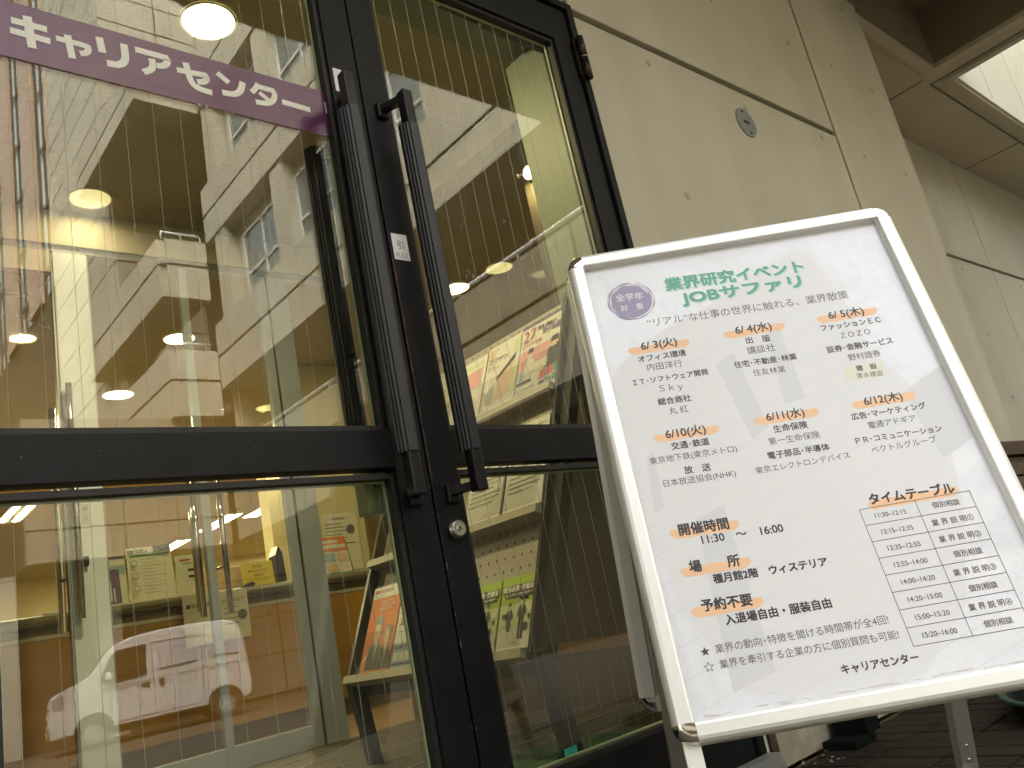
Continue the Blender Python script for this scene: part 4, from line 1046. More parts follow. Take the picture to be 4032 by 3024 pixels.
def card(name, label, cat, p0, x0, x1, z0, z1, y, lean, deco, mats, rx=0.0, stand=None):
    """leaflet in a stand on the counter; drawn in its own plane"""
    t = thing(name, label, cat)
    Vv = Vector((rx, math.sin(lean), math.cos(lean))); O = Vector((x0, y, z0)); h = (z1 - z0) / math.cos(lean); w = x1 - x0
    b = BM(); Nn = Vector((1, 0, 0)).cross(Vv)
    prism(b, [O, O + Vector((w, 0, 0)), O + Vector((w, 0, 0)) + Vv * h, O + Vv * h], -Nn * .004, 0)
    for k, (kind, *a) in enumerate(deco):
        lift = .0012 + .0004 * k
        if kind == 'r':
            u0, v0, u1, v1, mi = a; poly(b, [O + Vector((u * w, 0, 0)) + Vv * (q * h) + Nn * lift for u, q in ((u0, v0), (u1, v0), (u1, v1), (u0, v1))], mi)
        else:
            s, u0, v0, u1, v1, mi, off = a; put_text(b, s, O + Nn * lift, (w, 0, 0), Vv * h, u0, v0, u1, v1, off, mi, height=None)
    add('sheet', b, mats, t, fix=False)
    if stand:
        for sx in (-.006, w + .003):
            b = BM(); prism(b, [O + Vector((sx, -.004, -.001)), O + Vector((sx, .14, -.001)), O + Vv * h * .9 + Vector((sx, .002, 0))], (.003, 0, 0))
            add('stand_side', b, stand, t)
    return t
import builtins
mats0 = [M['cream'], M['inkK'], M['bteal'], M['inkL'], M['bpurple'], M['bblue'], M['bred']]
deco = [('r', .60, .90, 1.0, 1.0, 1), ('r', .06, .835, .94, .862, 2), ('r', .04, .89, .16, .955, 1)]
for k in range(11): deco.append(('r', .30, .77 - k * .062, .62 + .28 * ((k * 7) % 3) / 3, .776 - k * .062, 3))
for k in range(3): deco += [('r', .08, .66 - k * .23, .20, .76 - k * .23, 3), ('r', .09, .67 - k * .23, .19, .75 - k * .23, 0)]
t = card('leaflet', 'white 2025 events leaflet in a clear stand on the counter', 'leaflet', 0, 1.515, 1.765, 1.000, 1.318, 3.60, .16, deco + [('r', .62, .905, .985, .992, 1)], mats0, stand=M['acrylic'])
b = BM(); put_text(b, '2025', (1.515, 3.60, 1.0), (1, 0, 0), Vector((0, math.sin(.16), math.cos(.16))), .166, .303, .244, .303, .02, 0, .006); put_text(b, 'Career', (1.515, 3.60, 1.0), (1, 0, 0), Vector((0, math.sin(.16), math.cos(.16))), .045, .306, .10, .306, .02, 1, .006); put_text(b, 'Events &', (1.515, 3.60, 1.0), (1, 0, 0), Vector((0, math.sin(.16), math.cos(.16))), .045, .294, .115, .294, .02, 1, .006)
add('heading', b, [M['white'], M['inkK']], t, kind='stuff')
deco = [('r', .0, .93, 1, .985, 4), ('r', .05, .62, .98, .80, 5), ('r', .42, .05, .80, .72, 4), ('r', .50, .10, .55, .50, 0), ('r', .60, .08, .64, .35, 0), ('r', .1, .1, .3, .12, 3), ('r', .16, .05, .26, .1, 6)]
card('leaflet', 'white leaflet with a purple tower picture left of the 2025 leaflet', 'leaflet', 0, 1.315, 1.505, 1.0, 1.285, 3.61, .14, deco, mats0, stand=M['acrylic'])
deco = [('r', .2, .86, .75, .9, 6), ('r', .3, .78, .8, .8, 3), ('r', .55, .60, .88, .66, 1), ('r', .55, .44, .88, .50, 1)]
card('leaflet', 'plain cream leaflet with two dark buttons right of the 2025 leaflet', 'leaflet', 0, 1.785, 1.905, 1.0, 1.245, 3.62, .10, deco, mats0, stand=M['acrylic'])
deco = []
t = card('card_sign', 'yellow card with red Japanese lettering standing on the counter', 'sign', 0, 2.145, 2.352, 1.0, 1.145, 3.56, .12, deco, [M['byel'], M['bred']], stand=M['acrylic'])
b = BM(); Vq = Vector((0, math.sin(.12), math.cos(.12)))
for k, (s, u0, u1) in enumerate((('提出必須', .075, .135), ('進路が決まった方は', .04, .17), ('進路届を', .075, .135), ('キャリアセンターに', .04, .17))): put_text(b, s, (2.145, 3.56, 1.0), (1, 0, 0), Vq, u0, .120 - k * .028, u1, .120 - k * .028, .02, 0, .003)
add('lettering', b, M['bred'], t)
deco = [('r', .0, .62, 1, 1.0, 1), ('r', .05, .70, .95, .80, 0), ('r', .05, .84, .7, .92, 0), ('r', .05, .36, .48, .58, 2), ('r', .54, .36, .95, .58, 3), ('r', .1, .08, .5, .3, 3), ('r', 0, 0, 1, .05, 4)]
card('leaflet', 'orange and white leaflet in a dark stand at the right end of the counter', 'leaflet', 0, 2.725, 2.93, 1.0, 1.26, 3.60, .22, deco, [M['bwhite'], M['bog'], M['bblue'], M['skin'], M['bteal']], stand=M['post'])
b = BM(); poly(b, [(1.74, 3.465, .70), (2.12, 3.465, .71), (2.12, 3.465, .985), (1.74, 3.465, .99)])
put_text(b, '■学内文房具', (0, 3.464, 0), X_, Z_, 1.76, .925, 1.93, .925, .01, 1); put_text(b, '研究館地下', (0, 3.464, 0), X_, Z_, 1.96, .925, 2.10, .93, .0, 2)
for k in range(4): box(b, 1.97, 2.06, 3.4635, 3.464, .885 - k * .03, .889 - k * .03, 2)
disc(b, (2.08, 3.4638, .84), (0, -1, 0), .03, 10, 2)
tag(add('paper_notice', b, [M['cream'], M['ink'], M['inkL']]), 'cream paper notice taped to the front of the counter', 'notice')
t = thing('dark_folder', 'dark upright folder leaning on the counter beside the yellow card', 'folder'); b = BM(); prism(b, [(2.44, 3.7, .996), (2.50, 3.7, .996), (2.49, 3.7, 1.20), (2.465, 3.7, 1.25), (2.44, 3.7, 1.19)], (0, .10, 0)); add('cover', b, M['post'], t)
t = thing('stapler', 'black stapler lying on the counter in front of the yellow card', 'stapler'); b = BM(); prism(b, [(2.10, 3.50, .997), (2.19, 3.50, .997), (2.195, 3.50, 1.012), (2.18, 3.50, 1.022), (2.16, 3.50, 1.020)], (0, .03, 0)); add('arm', b, M['gasket'], t)
b = BM(); tube(b, (1.05, 3.50, .9995), (1.19, 3.52, .9995), .0035, 8); tag(add('pen', b, M['bblue']), 'blue pen lying on the front edge of the counter', 'pen')

# ---- perforated leaflet rack right behind the doors
def K3(i, j, n=0.0): return Vector((1.637 - .01584 * j, .325 - .039 * i, .751 - .0368 * j)) + Vector((-.9187, 0, .3948)) * n
RU, RV = Vector((0, -.039, 0)), Vector((.01584, 0, .0368)); RN = Vector((-.9187, 0, .3948))
rk = thing('leaflet_rack', 'leaning perforated steel leaflet rack with clear pockets behind the right door', 'rack')
def slab(name, i0, i1, j0, j1, n0, n1, m, parent=rk, bev=0):
    b = BM(); prism(b, [K3(i0, j0, n0), K3(i1, j0, n0), K3(i1, j1, n0), K3(i0, j1, n0)], RN * (n1 - n0)); return add(name, b, m, parent)
slab('perforated_panel', -22.8, .65, -19.4, 9.1, -.003, 0, M['perf'])
b = BM()
for i in range(-22, 1):
    for j in range(-19, 9):
        c = K3(i, j, .0006); b.faces.new([b.verts.new(c + RU * .085 * math.cos(2 * math.pi * k / 8) + RV * .12 * math.sin(2 * math.pi * k / 8)) for k in range(8)])
add('perforation', b, M['dark'], rk, kind='stuff')
for (i0, i1) in ((.66, 1.05), (-23.6, -23.2)): slab('upright', i0, i1, -20.5, 9.6, -.02, .03, M['post'])
slab('upright', 1.06, 2.15, -20.5, 9.6, -.024, .012, M['post'])
slab('upright_edge', .99, 1.055, -20.5, 9.6, .031, .034, M['chrome'])
for i0, i1 in ((1.0, 2.15), (-23.6, -22.6)):
    b = BM(); p = K3(i0, 9.5); q = K3(i1, 9.5)
    prism(b, [(p.x - .03, p.y, p.z + .02), (p.x + .02, p.y, p.z + .02), (p.x + .05, p.y, FZ + .001), (p.x + .012, p.y, FZ + .001)], (0, q.y - p.y, 0)); add('leg', b, M['post'], rk)
for j in (9.1, -.9, -11.0):
    slab('shelf', -23.1, .62, j, j + .62, .001, .052, M['perf'])
for j0, j1 in ((5.8, 8.95), (-4.5, -1.1), (-14.2, -11.2)):
    for i0, i1 in ((-23.1, -17.8), (-17.6, -12.4), (-12.2, -8.0), (-7.8, -3.6), (-3.4, .4)): slab('clear_pocket', i0, i1, j0, j1, .048, .050, M['acrylic'])
b = BM(); c = K3(.2, 5.6, .03); tube(b, c, c + Vector((-.02, .012, .004)), .005, 10); add('pocket_pin', b, M['post'], rk)
boxpart('lower_beam', M['post'], rk, 1.50, 1.53, .26, 1.23, .36, .392)

def booklet(label, i0, i1, j0, j1, base, mats, deco, texts=(), n=.012, skew=0.0, th=.006):
    t = thing('leaflet', label, 'leaflet')
    b = BM(); prism(b, [K3(i0 + skew, j0, n), K3(i1 + skew, j0, n), K3(i1, j1, n), K3(i0, j1, n)], RN * -th)
    w, h = i1 - i0, j1 - j0
    def Pp(u, v, l): j = j1 - v * h; return K3(i0 + u * w + skew * v, j, n + l)
    for k, (pts, mi) in enumerate(deco): poly(b, [Pp(u, v, .0005 + .00012 * k) for u, v in pts], mi)
    l = .0006 + .00012 * len(deco)
    for s, u0, v0, u1, v1, mi, off in texts:
        put_text(b, s, K3(0, 0, n + l), RU, RV, i0 + u0 * w + skew * v0, -(j1 - v0 * h), i0 + u1 * w + skew * v1, -(j1 - v1 * h), off, mi)
    add('sheet', b, mats, t, fix=False)
    return t
def rect(u0, v0, u1, v1, mi): return ([(u0, v0), (u1, v0), (u1, v1), (u0, v1)], mi)
def person(cx, base, s, suit, skin, hair, skirt=False):
    q = lambda pts, mi: ([(cx + x * s, base + y * s) for x, y in pts], mi)
    o = []
    if skirt:
        o += [q([(-.06, 0), (-.02, 0), (-.02, .25), (-.06, .25)], skin), q([(.02, 0), (.06, 0), (.06, .25), (.02, .25)], skin), q([(-.10, .22), (.10, .22), (.11, .50), (-.11, .50)], suit)]
    else:
        o += [q([(-.13, 0), (-.03, 0), (-.01, .5), (-.12, .5)], suit), q([(.03, 0), (.14, 0), (.12, .5), (.01, .5)], suit)]
    o += [q([(-.13, .48), (.13, .48), (.15, .74), (.08, .79), (-.08, .79), (-.15, .74)], suit), q([(-.15, .74), (-.21, .56), (-.17, .50), (-.11, .60)], suit), q([(.15, .74), (.22, .60), (.18, .52), (.11, .62)], suit), q([(-.03, .79), (.03, .79), (0, .62)], 2), q([(-.065, .80), (.065, .80), (.075, .91), (-.075, .91)], skin), q([(-.085, .89), (.085, .88), (.06, .98), (-.06, .98)], hair)]
    return o
gm = [M['bgreen'], M['bgl'], M['bwhite'], M['suit'], M['skin'], M['post'], M['bwhite']]
gd = [rect(0, .0, 1, .28, 2), rect(0, .28, 1, .62, 1)] + person(.30, .13, .52, 3, 4, 5, True) + person(.66, .13, .58, 3, 4, 5) + [rect(.73, .24, .86, .33, 5), rect(.10, .43, .22, .49, 5), rect(.12, .33, .2, .38, 2), rect(.86, .48, .98, .54, 2), rect(.86, .38, .93, .44, 5), rect(.05, .775, .97, .875, 3), rect(.14, .715, .92, .765, 3)]
gt = [('就活必携･労働法', .065, .827, .955, .827, 2, .035), ('知っておきたい法律と相談窓口', .16, .742, .90, .742, 2, .02), ('東京労働相談', .4, .085, .62, .085, 5, 0)]
booklet('lime green booklet with two suited figures, rightmost on the lowest rack shelf', -3.4, .38, 3.75, 8.8, 0, gm, gd, gt)
booklet('lime green booklet half hidden behind the door stile on the lowest rack shelf', -7.45, -3.62, 3.75, 8.8, 0, gm, gd, gt)
om = [M['bog'], M['bwhite'], M['bwhite'], M['suit'], M['skin'], M['post'], M['bred']]
def bust(cx, base, s, hair_long=False):
    q = lambda pts, mi: ([(cx + x * s, base + y * s) for x, y in pts], mi)
    o = [q([(-.42, 0), (.40, 0), (.36, .34), (.16, .50), (-.18, .50), (-.36, .36)], 3), q([(-.10, .50), (.10, .50), (.02, .14)], 1), q([(-.08, .48), (.08, .48), (.10, .62), (-.08, .62)], 4), q([(-.16, .60), (-.10, .52), (.08, .52), (.17, .62), (.17, .86), (-.14, .88)], 4), q([(-.17, .80), (-.02, .84), (.12, .80), (.14, .62), (.20, .66), (.22, .92), (.05, 1.0), (-.14, .98)], 5), q([(-.02, .18), (.02, .18), (.03, .44), (-.03, .44)], 5)]
    return o
od = [rect(0, .86, 1, 1, 1)] + bust(.42, .03, .62) + bust(.78, .03, .50)
booklet('orange leaflet with two people in suits looking up, leftmost on the lowest rack shelf', -22.3, -17.55, 1.55, 8.8, 0, om, od, [('就活ハラスメント', .06, .945, .68, .945, 6, .02), ('対策リーフレット', .06, .89, .42, .89, 5, .02), ('さあっ、創ろう!', .36, .81, .78, .81, 1, .02), ('ハラスメントのない', .36, .765, .90, .765, 1, .02), ('あかるい社会へ', .36, .72, .80, .72, 1, .02)], n=.016)
booklet('pale blue telephone advice leaflet beside the orange leaflet on the rack', -17.4, -13.6, 3.6, 8.75, 0, [M['bwhite'], M['bblue'], M['bred'], M['inkL'], M['bwhite'], M['bpurple']], [rect(0, 0, 1, .38, 1), rect(.08, .10, .26, .24, 4), rect(.30, .10, .48, .24, 4), rect(.52, .10, .70, .24, 4), rect(.74, .10, .92, .24, 4), rect(.32, .90, .52, .98, 1), rect(.1, .84, .8, .855, 3), rect(.1, .66, .7, .675, 3), rect(.1, .55, .8, .56, 3), rect(.05, .04, .9, .07, 5)], [('03-326', .15, .735, .75, .735, 3, .01), ('専用相談', .2, .80, .8, .80, 2, .02), ('どんな悩みでも大丈夫!', .03, .32, .97, .32, 5, .02)], n=.014)
for (i0, i1, nm) in ((-4.4, .2, 'white text sheet in the middle rack pocket nearest the door stile'), (-9.4, -4.8, 'white text sheet half hidden by the pull handle in the middle rack shelf'), (-17.2, -12.6, 'white text sheet in the middle rack pocket behind the left door')):
    booklet(nm, i0, i1, -8.6, -1.35, 0, [M['bwhite'], M['inkL'], M['bgrey']], [rect(.10, .92 - k * .055, .92 - .25 * ((k * 5) % 3) / 3, .928 - k * .055, 1) for k in range(14)] + [rect(.86, .3, .9, .5, 2)], (), n=.020)
booklet('magazine with a large red 27 and a pink band at the rack top right', -4.9, .75, -18.5, -11.15, 0, [M['bwhite'], M['bpurple'], M['bpink'], M['post'], M['skin'], M['bred'], M['bteal'], M['bblue'], M['cream']],
    [rect(0, .955, 1, 1, 1), rect(.0, .30, 1, .64, 2)] + [([(.14, .30), (.40, .30), (.38, .46), (.30, .52), (.20, .50)], 0), ([(.21, .51), (.31, .51), (.33, .61), (.21, .61)], 4), ([(.20, .58), (.34, .58), (.32, .65), (.22, .65)], 3), ([(.64, .28), (.96, .28), (.94, .52), (.80, .58), (.68, .50)], 3), ([(.74, .52), (.86, .52), (.87, .62), (.74, .62)], 4), ([(.72, .585), (.90, .585), (.88, .66), (.74, .66)], 3)] + [rect(.40, .30, .68, .42, 8), rect(.04, .24, .16, .37, 7), rect(.55, .16, .68, .27, 5), rect(.70, .17, .83, .28, 5), rect(.85, .18, .98, .29, 6), rect(.55, .05, .68, .13, 1), rect(.70, .06, .83, .14, 6), rect(.85, .07, .98, .15, 6), rect(.02, .20, .36, .235, 1), rect(.02, .12, .45, .128, 3), rect(.02, .08, .40, .088, 3), rect(0, .02, .9, .026, 1)],
    [('27', .06, .84, .34, .84, 5, -.01), ('資格･講座が', .38, .88, .80, .86, 3, .02), ('受け放題!!', .50, .80, .97, .79, 1, .03), ('1万円で1年間', .06, .72, .50, .70, 5, .01)], n=.018, skew=.15)
booklet('white magazine with an orange facade drawing left of the red 27 magazine', -9.75, -5.05, -18.3, -11.1, 0, [M['bwhite'], M['skin'], M['post'], M['bgrey'], M['bog'], M['bgl'], M['cream']],
    [([(.0, .92), (.2, .98), (.35, .95), (.05, .70)], 4 if False else 1), ([(.8, .9), (1, .97), (1, .8), (.86, .72)], 5), ([(.40, .16), (.86, .22), (.86, .66), (.40, .46)], 1), ([(.38, .46), (.88, .66), (.90, .75), (.38, .52)], 2), ([(.12, .18), (.36, .16), (.36, .44), (.12, .36)], 3), ([(.86, .22), (1, .2), (1, .6), (.88, .62)], 5), rect(.02, .17, .12, .36, 1), rect(.05, .06, .5, .07, 3), rect(.05, .03, .6, .038, 3)] + [([(.45 + .08 * k, .17 + .01 * k), (.455 + .08 * k, .17 + .01 * k), (.455 + .08 * k, .48 + .035 * k), (.45 + .08 * k, .48 + .035 * k)], 4) for k in range(5)],
    [('コマザワ', .08, .79, .62, .76, 2, -.005), ('カラー', .06, .68, .40, .66, 2, -.005), ('下さい', .05, .11, .25, .11, 2, -.01)], n=.018, skew=.2)
booklet('pale magazine with green and pink blocks near the door stile on the rack', -14.6, -9.95, -18.1, -11.1, 0, [M['bwhite'], M['bgl'], M['bpink'], M['bblue'], M['cream']], [rect(.3, .86, .9, .93, 1), rect(.4, .55, .9, .82, 2), rect(.3, .3, .9, .5, 4), rect(.35, .1, .8, .12, 3)], (), n=.018, skew=.2)

# ================================================================== BUILDINGS ACROSS THE YARD (mostly seen mirrored in the door panes)
XB = 8.3
wg = thing('wing_building', 'pale concrete wing with stacked panel bands and white sash windows mirrored in the door panes', 'building')
WY0, WY1 = -17.7, -1.9                                   # far end, near end
def wpanel(x0, x1, y0, y1, z0, z1, parent=wg, m='wing'):
    boxpart('wall_panel', M[m], parent, x0, x1, y0, y1, z0, z1)
def band(z0, zj, z1, parent=wg, m='wing', x=XB, y0=WY0, y1=WY1, step=3.05, d=.25):
    y = y0
    while y < y1 - .3:
        ye = min(y + step, y1)
        for a, c in ((z0, zj - .035), (zj + .035, z1)): wpanel(x, x + d, y + .028, ye - .028, a, c, parent, m)
        y = ye
    boxpart('band_core', M['seam'], parent, x + .04, x + d - .02, y0 + .02, y1 - .02, z0 + .02, z1 - .02)
band(3.47, 4.79, 5.58, m='wing_shaded'); band(7.28, 8.12, 8.99); band(11.3, 12.06, 12.85); band(15.1, 16.0, 16.62); band(18.9, 19.7, 20.4)
b = BM(); tube(b, (8.38, WY0 + .2, 5.72), (8.38, WY1, 5.72), .035, 8)
k = 0
y = WY0 + .5
while y < WY1: tube(b, (8.38, y, 5.57), (8.38, y, 5.70), .02, 6); y += 1.5
add('handrail', b, M['wframe'], wg)
# floors, recess backs, end wall
b = BM()
for z in (7.30, 11.32, 15.12, 18.92): box(b, XB + .26, 16, WY0 + .03, WY1, z, z + .35)
box(b, XB + .26, 16, WY0 + .03, WY1, 3.49, 3.8)
add('floor_slab', b, M['wing'], wg)
boxpart('corridor_wall', M['dark'], wg, 11.0, 11.2, WY0, WY1, -.29, 7.29)
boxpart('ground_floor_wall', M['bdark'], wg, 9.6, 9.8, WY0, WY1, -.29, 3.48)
for z0, z1 in ((9.0, 11.31), (12.86, 15.11), (16.63, 18.9)):
    boxpart('recess_wall', M['wing'], wg, XB + .42, XB + .6, WY0 + .02, WY1, z0, z1)
def sash(y0, y1, z0, z1, parent=wg):
    x = XB + .40
    f = boxpart('window', M['wglass'], parent, x - .02, x + .015, y0 + .05, y1 - .05, z0 + .05, z1 - .05)
    b = BM(); t = .055
    for a in ((y0, y1, z0, z0 + t), (y0, y1, z1 - t, z1), (y0, y0 + t, z0 + t, z1 - t), (y1 - t, y1, z0 + t, z1 - t), ((y0 + y1) / 2 - t / 2, (y0 + y1) / 2 + t / 2, z0 + t, z1 - t), (y0 + t, y1 - t, z0 + .62, z0 + .62 + t)): box(b, x - .06, x - .021, *a)
    add('sash_frame', b, M['wframe'], f)
for z in (9.12, 12.98, 16.75):
    for yc in (-15.1, -12.2, -9.3, -6.4, -3.9): sash(yc - 1.15, yc + 1.05, z, z + 1.78)
for z0, z1 in ((9.0, 11.3), (12.86, 15.1), (16.63, 18.9)):
    for yc in (-16.9, -13.65, -10.75, -7.85, -5.1, -2.4): wpanel(XB + .05, XB + .41, yc - .3, yc + .3, z0, z1)
b = BM(); tube(b, (8.45, -10.95, 3.5), (8.45, -10.95, 18.8), .06, 10); add('drain_pipe', b, M['wframe'], wg)
boxpart('end_wall', M['wing'], wg, XB + .26, 16, WY0 - .0, WY0 + .02, 3.5, 22)
boxpart('roof', M['wing'], wg, XB, 16, WY0, WY1, 20.42, 21.0)

# projecting boxes (stair landings) at the far end of the wing
bx = thing('balcony_block', 'boxy concrete balconies projecting from the corner of the wing', 'balcony')
def hollow(x0, x1, y0, y1, z0, z1, zj):
    for a, c in ((z0, zj - .035), (zj + .035, z1)):
        yy = y0
        while yy < y1 - .2:
            ye = min(yy + 3.2, y1); wpanel(x0, x0 + .2, yy + .028, ye - .028, a, c, bx); yy = ye
        wpanel(x0 + .2, x1, y1 - .2, y1 - .001, a, c, bx); wpanel(x0 + .2, x1, y0 + .001, y0 + .2, a, c, bx)
    boxpart('joint_core', M['seam'], bx, x0 + .03, x1 - .01, y0 + .03, y1 - .03, zj - .03, zj + .03)
    b = BM(); box(b, x0 + .02, x1, y0 + .02, y1 - .02, z0 + .02, z0 + .22); box(b, x0, x0 + .5, y0, y1, z0 - .05, z0 - .001); box(b, x0 + .5, x1, y1 - .4, y1, z0 - .05, z0 - .001); box(b, x0 + .5, x1, y0, y0 + .4, z0 - .05, z0 - .001)
    add('balcony_soffit', b, M['ceil'], bx)
hollow(7.07, 8.29, -24.2, -17.7, 9.75, 11.33, 10.62)
hollow(7.07, 8.29, -30.0, -17.7, 6.64, 8.30, 7.5)
hollow(6.65, 16.0, -22.66, -17.3, 15.1, 16.3, 15.62)
b = BM(); tube(b, (7.2, -17.8, 11.55), (8.2, -17.8, 11.55), .03, 8)
for x in (7.2, 7.7, 8.2): tube(b, (x, -17.8, 11.33), (x, -17.8, 11.55), .02, 6)
tube(b, (7.2, -17.8, 8.5), (8.2, -17.8, 8.5), .03, 8)
add('balcony_rail', b, M['wframe'], bx)
boxpart('stair_back', M['bdark'], bx, 10.2, 10.4, -22.6, -17.75, 3.5, 15.0)

us = thing('stair_tower', 'tall pale concrete tower of square panels rising behind the balconies', 'tower')
z = -.29
while z < 33:
    zz = z + 1.12
    for k in range(5):
        boxpart('wall_panel', M['wing'], us, 7.62 + k * 1.9 + .025, 7.62 + (k + 1) * 1.9 - .025, -22.9, -22.7, z + .028, zz - .028)
    for k in range(3):
        boxpart('wall_panel', M['wing'], us, 7.60, 7.8, -29.6 + k * 2.23 + .01, -29.6 + (k + 1) * 2.23 - .02, z + .028, zz - .028)
    z = zz
boxpart('core', M['seam'], us, 7.66, 17.1, -29.4, -22.76, -.29, 33)

bt = thing('tiled_tower', 'tall salmon tiled tower with dark recessed window strips behind the grey buildings', 'tower')
for k in range(5):
    y0 = -29.5 - 4.2 * k
    for q in range(14): boxpart('pier_tile', M['brickp'], bt, 7.55, 7.70, y0 - 4.15, y0 - 2.2, 15.6 + q * 1.5, 15.6 + (q + 1) * 1.5 - .045)
    boxpart('window_strip', M['bglass'], bt, 7.66, 7.70, y0 - 1.5, y0 - .12, 15.6, 36.5)
    boxpart('mullion', M['bdark'], bt, 7.60, 7.659, y0 - .85, y0 - .68, 15.6, 36.5)
    for q in range(8): boxpart('transom', M['bdark'], bt, 7.58, 7.599, y0 - 1.5, y0 - .12, 16.4 + q * 2.6, 16.62 + q * 2.6)
boxpart('edge_tile', M['brickp'], bt, 7.55, 7.70, -29.60, -29.5, 15.6, 36.5)
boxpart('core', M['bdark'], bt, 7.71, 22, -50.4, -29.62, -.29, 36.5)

lk_ = thing('link_building', 'low concrete link block facing the doors behind the white van', 'building')
for k, (x0, x1) in enumerate(((3.93, 4.85), (4.87, 5.85), (5.87, 7.04), (7.06, 8.28))):
    boxpart('wall_panel', M['wing_shaded'], lk_, x0, x1, -18.2, -18.0, 3.47, 4.13); boxpart('wall_panel', M['wing_shaded'], lk_, x0, x1, -18.2, -18.0, 4.17, 4.87); boxpart('wall_panel', M['wing_shaded'], lk_, x0, x1, -18.2, -18.0, 4.91, 6.6)
boxpart('core', M['seam'], lk_, 3.97, 8.27, -22.5, -18.05, 3.49, 6.58)
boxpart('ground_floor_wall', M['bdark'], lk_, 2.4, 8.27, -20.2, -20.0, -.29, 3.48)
for x in (2.6, 3.5, 5.6): boxpart('pier', M['wing'], lk_, x, x + .5, -19.9, -19.5, -.29, 3.46)
fb = thing('far_building', 'brownish concrete building closing the far end of the yard', 'building')
for q in range(9):
    for k in range(6): boxpart('wall_panel', M['wing'], fb, -20 + k * 4.4, -20 + (k + 1) * 4.4 - .05, -52.4, -52, -.29 + q * 3.3, -.29 + q * 3.3 + 1.5)
boxpart('core', M['bdark'], fb, -20, 6.3, -56, -52.1, -.29, 29)
lb = thing('sky_blocking_building', 'unseen grey concrete building left of the yard, placed and raised to block sky light', 'building')  # out of view; brought close and made tall to cut sky light in the yard
for q in range(6):
    for k in range(7): boxpart('wall_panel', M['wing'], lb, -10.4, -10.0, -34 + k * 4.2, -34 + (k + 1) * 4.2 - .05, -.29 + q * 3.4, -.29 + q * 3.4 + 1.7)
boxpart('core', M['bdark'], lb, -22, -10.1, -34, -4.6, -.29, 21)

# ================================================================== VAN
vn = thing('parked_van', 'small white van with a yellow number plate mirrored in the lower left pane', 'van', (3.86, -16.58, -.305), math.atan2(.175, .985))
def tum(p):
    x, y, z = p; s = 1 - .13 * max(0, z - 1.08) / .85; yc = -.74
    return (x, yc + (y - yc) * s, z)
def archpts(cx, r, z0, n=12):
    a0 = math.asin((z0 - .27) / r)
    return [(cx + r * math.cos(math.pi - a0 - (math.pi - 2 * a0) * i / n), .27 + r * math.sin(math.pi - a0 - (math.pi - 2 * a0) * i / n)) for i in range(n + 1)]
out = [(.03, .30), (.0, .45), (.0, .66), (.03, .80), (.07, 1.02), (.16, 1.10), (.40, 1.18), (.72, 1.30), (.86, 1.48), (1.02, 1.68), (1.20, 1.82), (1.45, 1.90), (1.9, 1.95), (2.6, 1.965), (3.25, 1.93), (3.46, 1.87), (3.55, 1.72), (3.62, 1.40), (3.665, .95), (3.69, .62), (3.69, .42), (3.62, .34)]
low = [(3.52, .32)] + archpts(3.15, .36, .32)[::-1] + archpts(.73, .36, .32)[::-1]
outline = out + low
b = BM()
secs = [(0, 1.0), (-.03, 1.0), (-1.45, 1.0), (-1.48, 1.0)]
insets = [.035, 0, 0, .035]
cx_, cz_ = 1.85, 1.05
rings = []
for (yy, _), ins in zip(secs, insets):
    rings.append([b.verts.new(tum((cx_ + (x - cx_) * (1 - ins / 1.85), yy, cz_ + (z - cz_) * (1 - ins / .95)))) for x, z in outline])
n = len(outline)
for a, c in zip(rings[:-1], rings[1:]):
    for i in range(n):
        f = b.faces.new((a[i], a[(i + 1) % n], c[(i + 1) % n], c[i])); f.smooth = False
b.faces.new(rings[0]); b.faces.new(rings[-1][::-1])
bmesh.ops.triangulate(b, faces=[f for f in b.faces if len(f.verts) > 4])
add('body', b, M['van'], vn)
def side(name, pts, m, y=.004, th=.01, parent=vn):
    b = BM(); A_ = [b.verts.new(tum((x, y, z))) for x, z in pts]; B_ = [b.verts.new(tum((x, y - th, z))) for x, z in pts]
    b.faces.new(A_); b.faces.new(B_[::-1])
    for i in range(len(pts)): b.faces.new((A_[i], A_[(i + 1) % len(pts)], B_[(i + 1) % len(pts)], B_[i]))
    return add(name, b, m, parent)
gw = mat('grey_van_window', (0.40, 0.39, 0.40), .15, spec=.6)  # flat pale grey for the middle and rear side windows
side('window', [(1.08, 1.60), (1.22, 1.70), (1.74, 1.73), (1.70, 1.17), (.98, 1.12), (.90, 1.20)], M['vglass'])
side('window', [(1.90, 1.70), (2.64, 1.69), (2.66, 1.24), (1.95, 1.22)], gw); side('window', [(2.90, 1.70), (3.38, 1.68), (3.46, 1.24), (2.92, 1.25)], gw)
for pts in ([(1.86, 1.74), (2.68, 1.73), (2.68, 1.715), (1.86, 1.725)], [(1.82, .34), (1.83, 1.78), (1.842, 1.78), (1.832, .34)], [(2.72, .42), (2.77, 1.76), (2.782, 1.76), (2.732, .42)], [(.86, 1.03), (3.6, 1.07), (3.6, 1.055), (.86, 1.015)], [(1.1, .40), (2.78, .42), (2.78, .405), (1.1, .385)], [(1.05, .62), (1.055, 1.02), (1.067, 1.02), (1.062, .62)]):
    side('panel_seam', pts, M['bdark'], .003, .005)
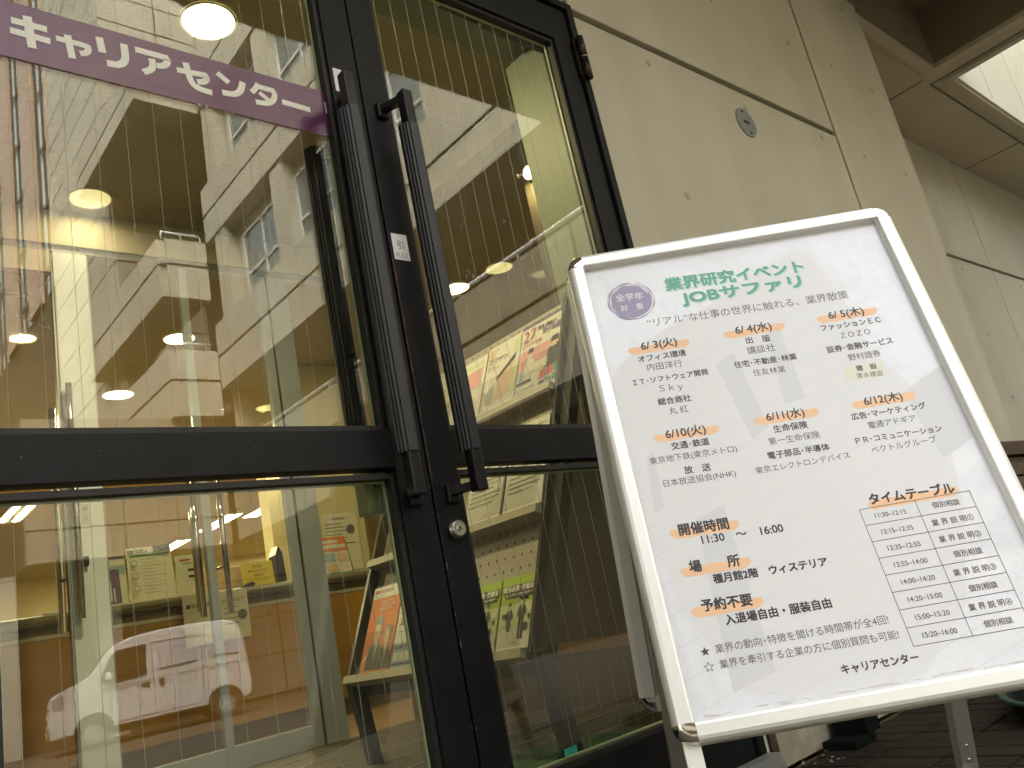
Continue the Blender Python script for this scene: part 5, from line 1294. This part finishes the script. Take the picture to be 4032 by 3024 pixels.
side('door_handle', [(1.60, 1.00), (1.74, 1.01), (1.74, .95), (1.60, .94)], M['bdark'], .006); side('door_handle', [(1.90, 1.02), (2.02, 1.02), (2.00, .90), (1.94, .90)], M['bdark'], .006)
side('headlight', [(.14, 1.06), (.30, 1.07), (.26, .80), (.06, .82), (.07, .98)], M['rim'], .006)
b = BM()
for z0, z1, y0, y1 in ((.60, .68, -1.1, -.38), (.42, .52, -1.1, -.38)): box(b, -.012, .0, y0, y1, z0, z1)
box(b, .03, .05, -1.2, -.28, .83, .86); add('grille', b, M['vglass'], vn)
boxpart('number_plate', M['plate'], vn, -.024, -.013, -.90, -.58, .34, .48)
b = BM(); prism(b, [tum((x, -.10, z)) for x, z in ((.70, 1.31), (.84, 1.49), (.99, 1.67), (1.14, 1.80))] , (-.0, 0, 0)) if False else None
ws = [b.verts.new(p) for p in (tum((.715, -.12, 1.325)), tum((.715, -1.36, 1.325)), tum((1.165, -1.36, 1.82)), tum((1.165, -.12, 1.82)))]
for v_ in ws: v_.co.x -= .012; v_.co.z += .012
b.faces.new(ws); add('windscreen', b, M['vglass'], vn)
b = BM(); box(b, .98, 1.10, .02, .12, 1.18, 1.32, bev=.02); add('mirror', b, M['van'], vn)
for hx in (.73, 3.15):
    for y0, y1 in ((-.02, -.20), (-1.28, -1.46)):
        b = BM(); tube(b, (hx, y0, .27), (hx, y1, .27), .27, 32); w_ = add('wheel', b, M['tyre'], vn)
        if y0 > -.1:
            b = BM(); tube(b, (hx, y0 + .002, .27), (hx, y0 + .012, .27), .165, 24); add('rim', b, M['rim'], w_)
            b = BM()
            for k in range(8): a = k * math.pi / 4; disc(b, (hx + .115 * math.cos(a), y0 + .0125, .27 + .115 * math.sin(a)), (0, 1, 0), .022, 8)
            add('rim_hole', b, M['dark'], w_)
    b = BM(); box(b, hx - .33, hx + .33, -1.44, -.045, .29, .60); add('wheel_well', b, M['tyre'], vn)
b = BM(); box(b, .95, 2.8, -1.3, -.15, .2, .33); add('chassis', b, M['tyre'], vn)
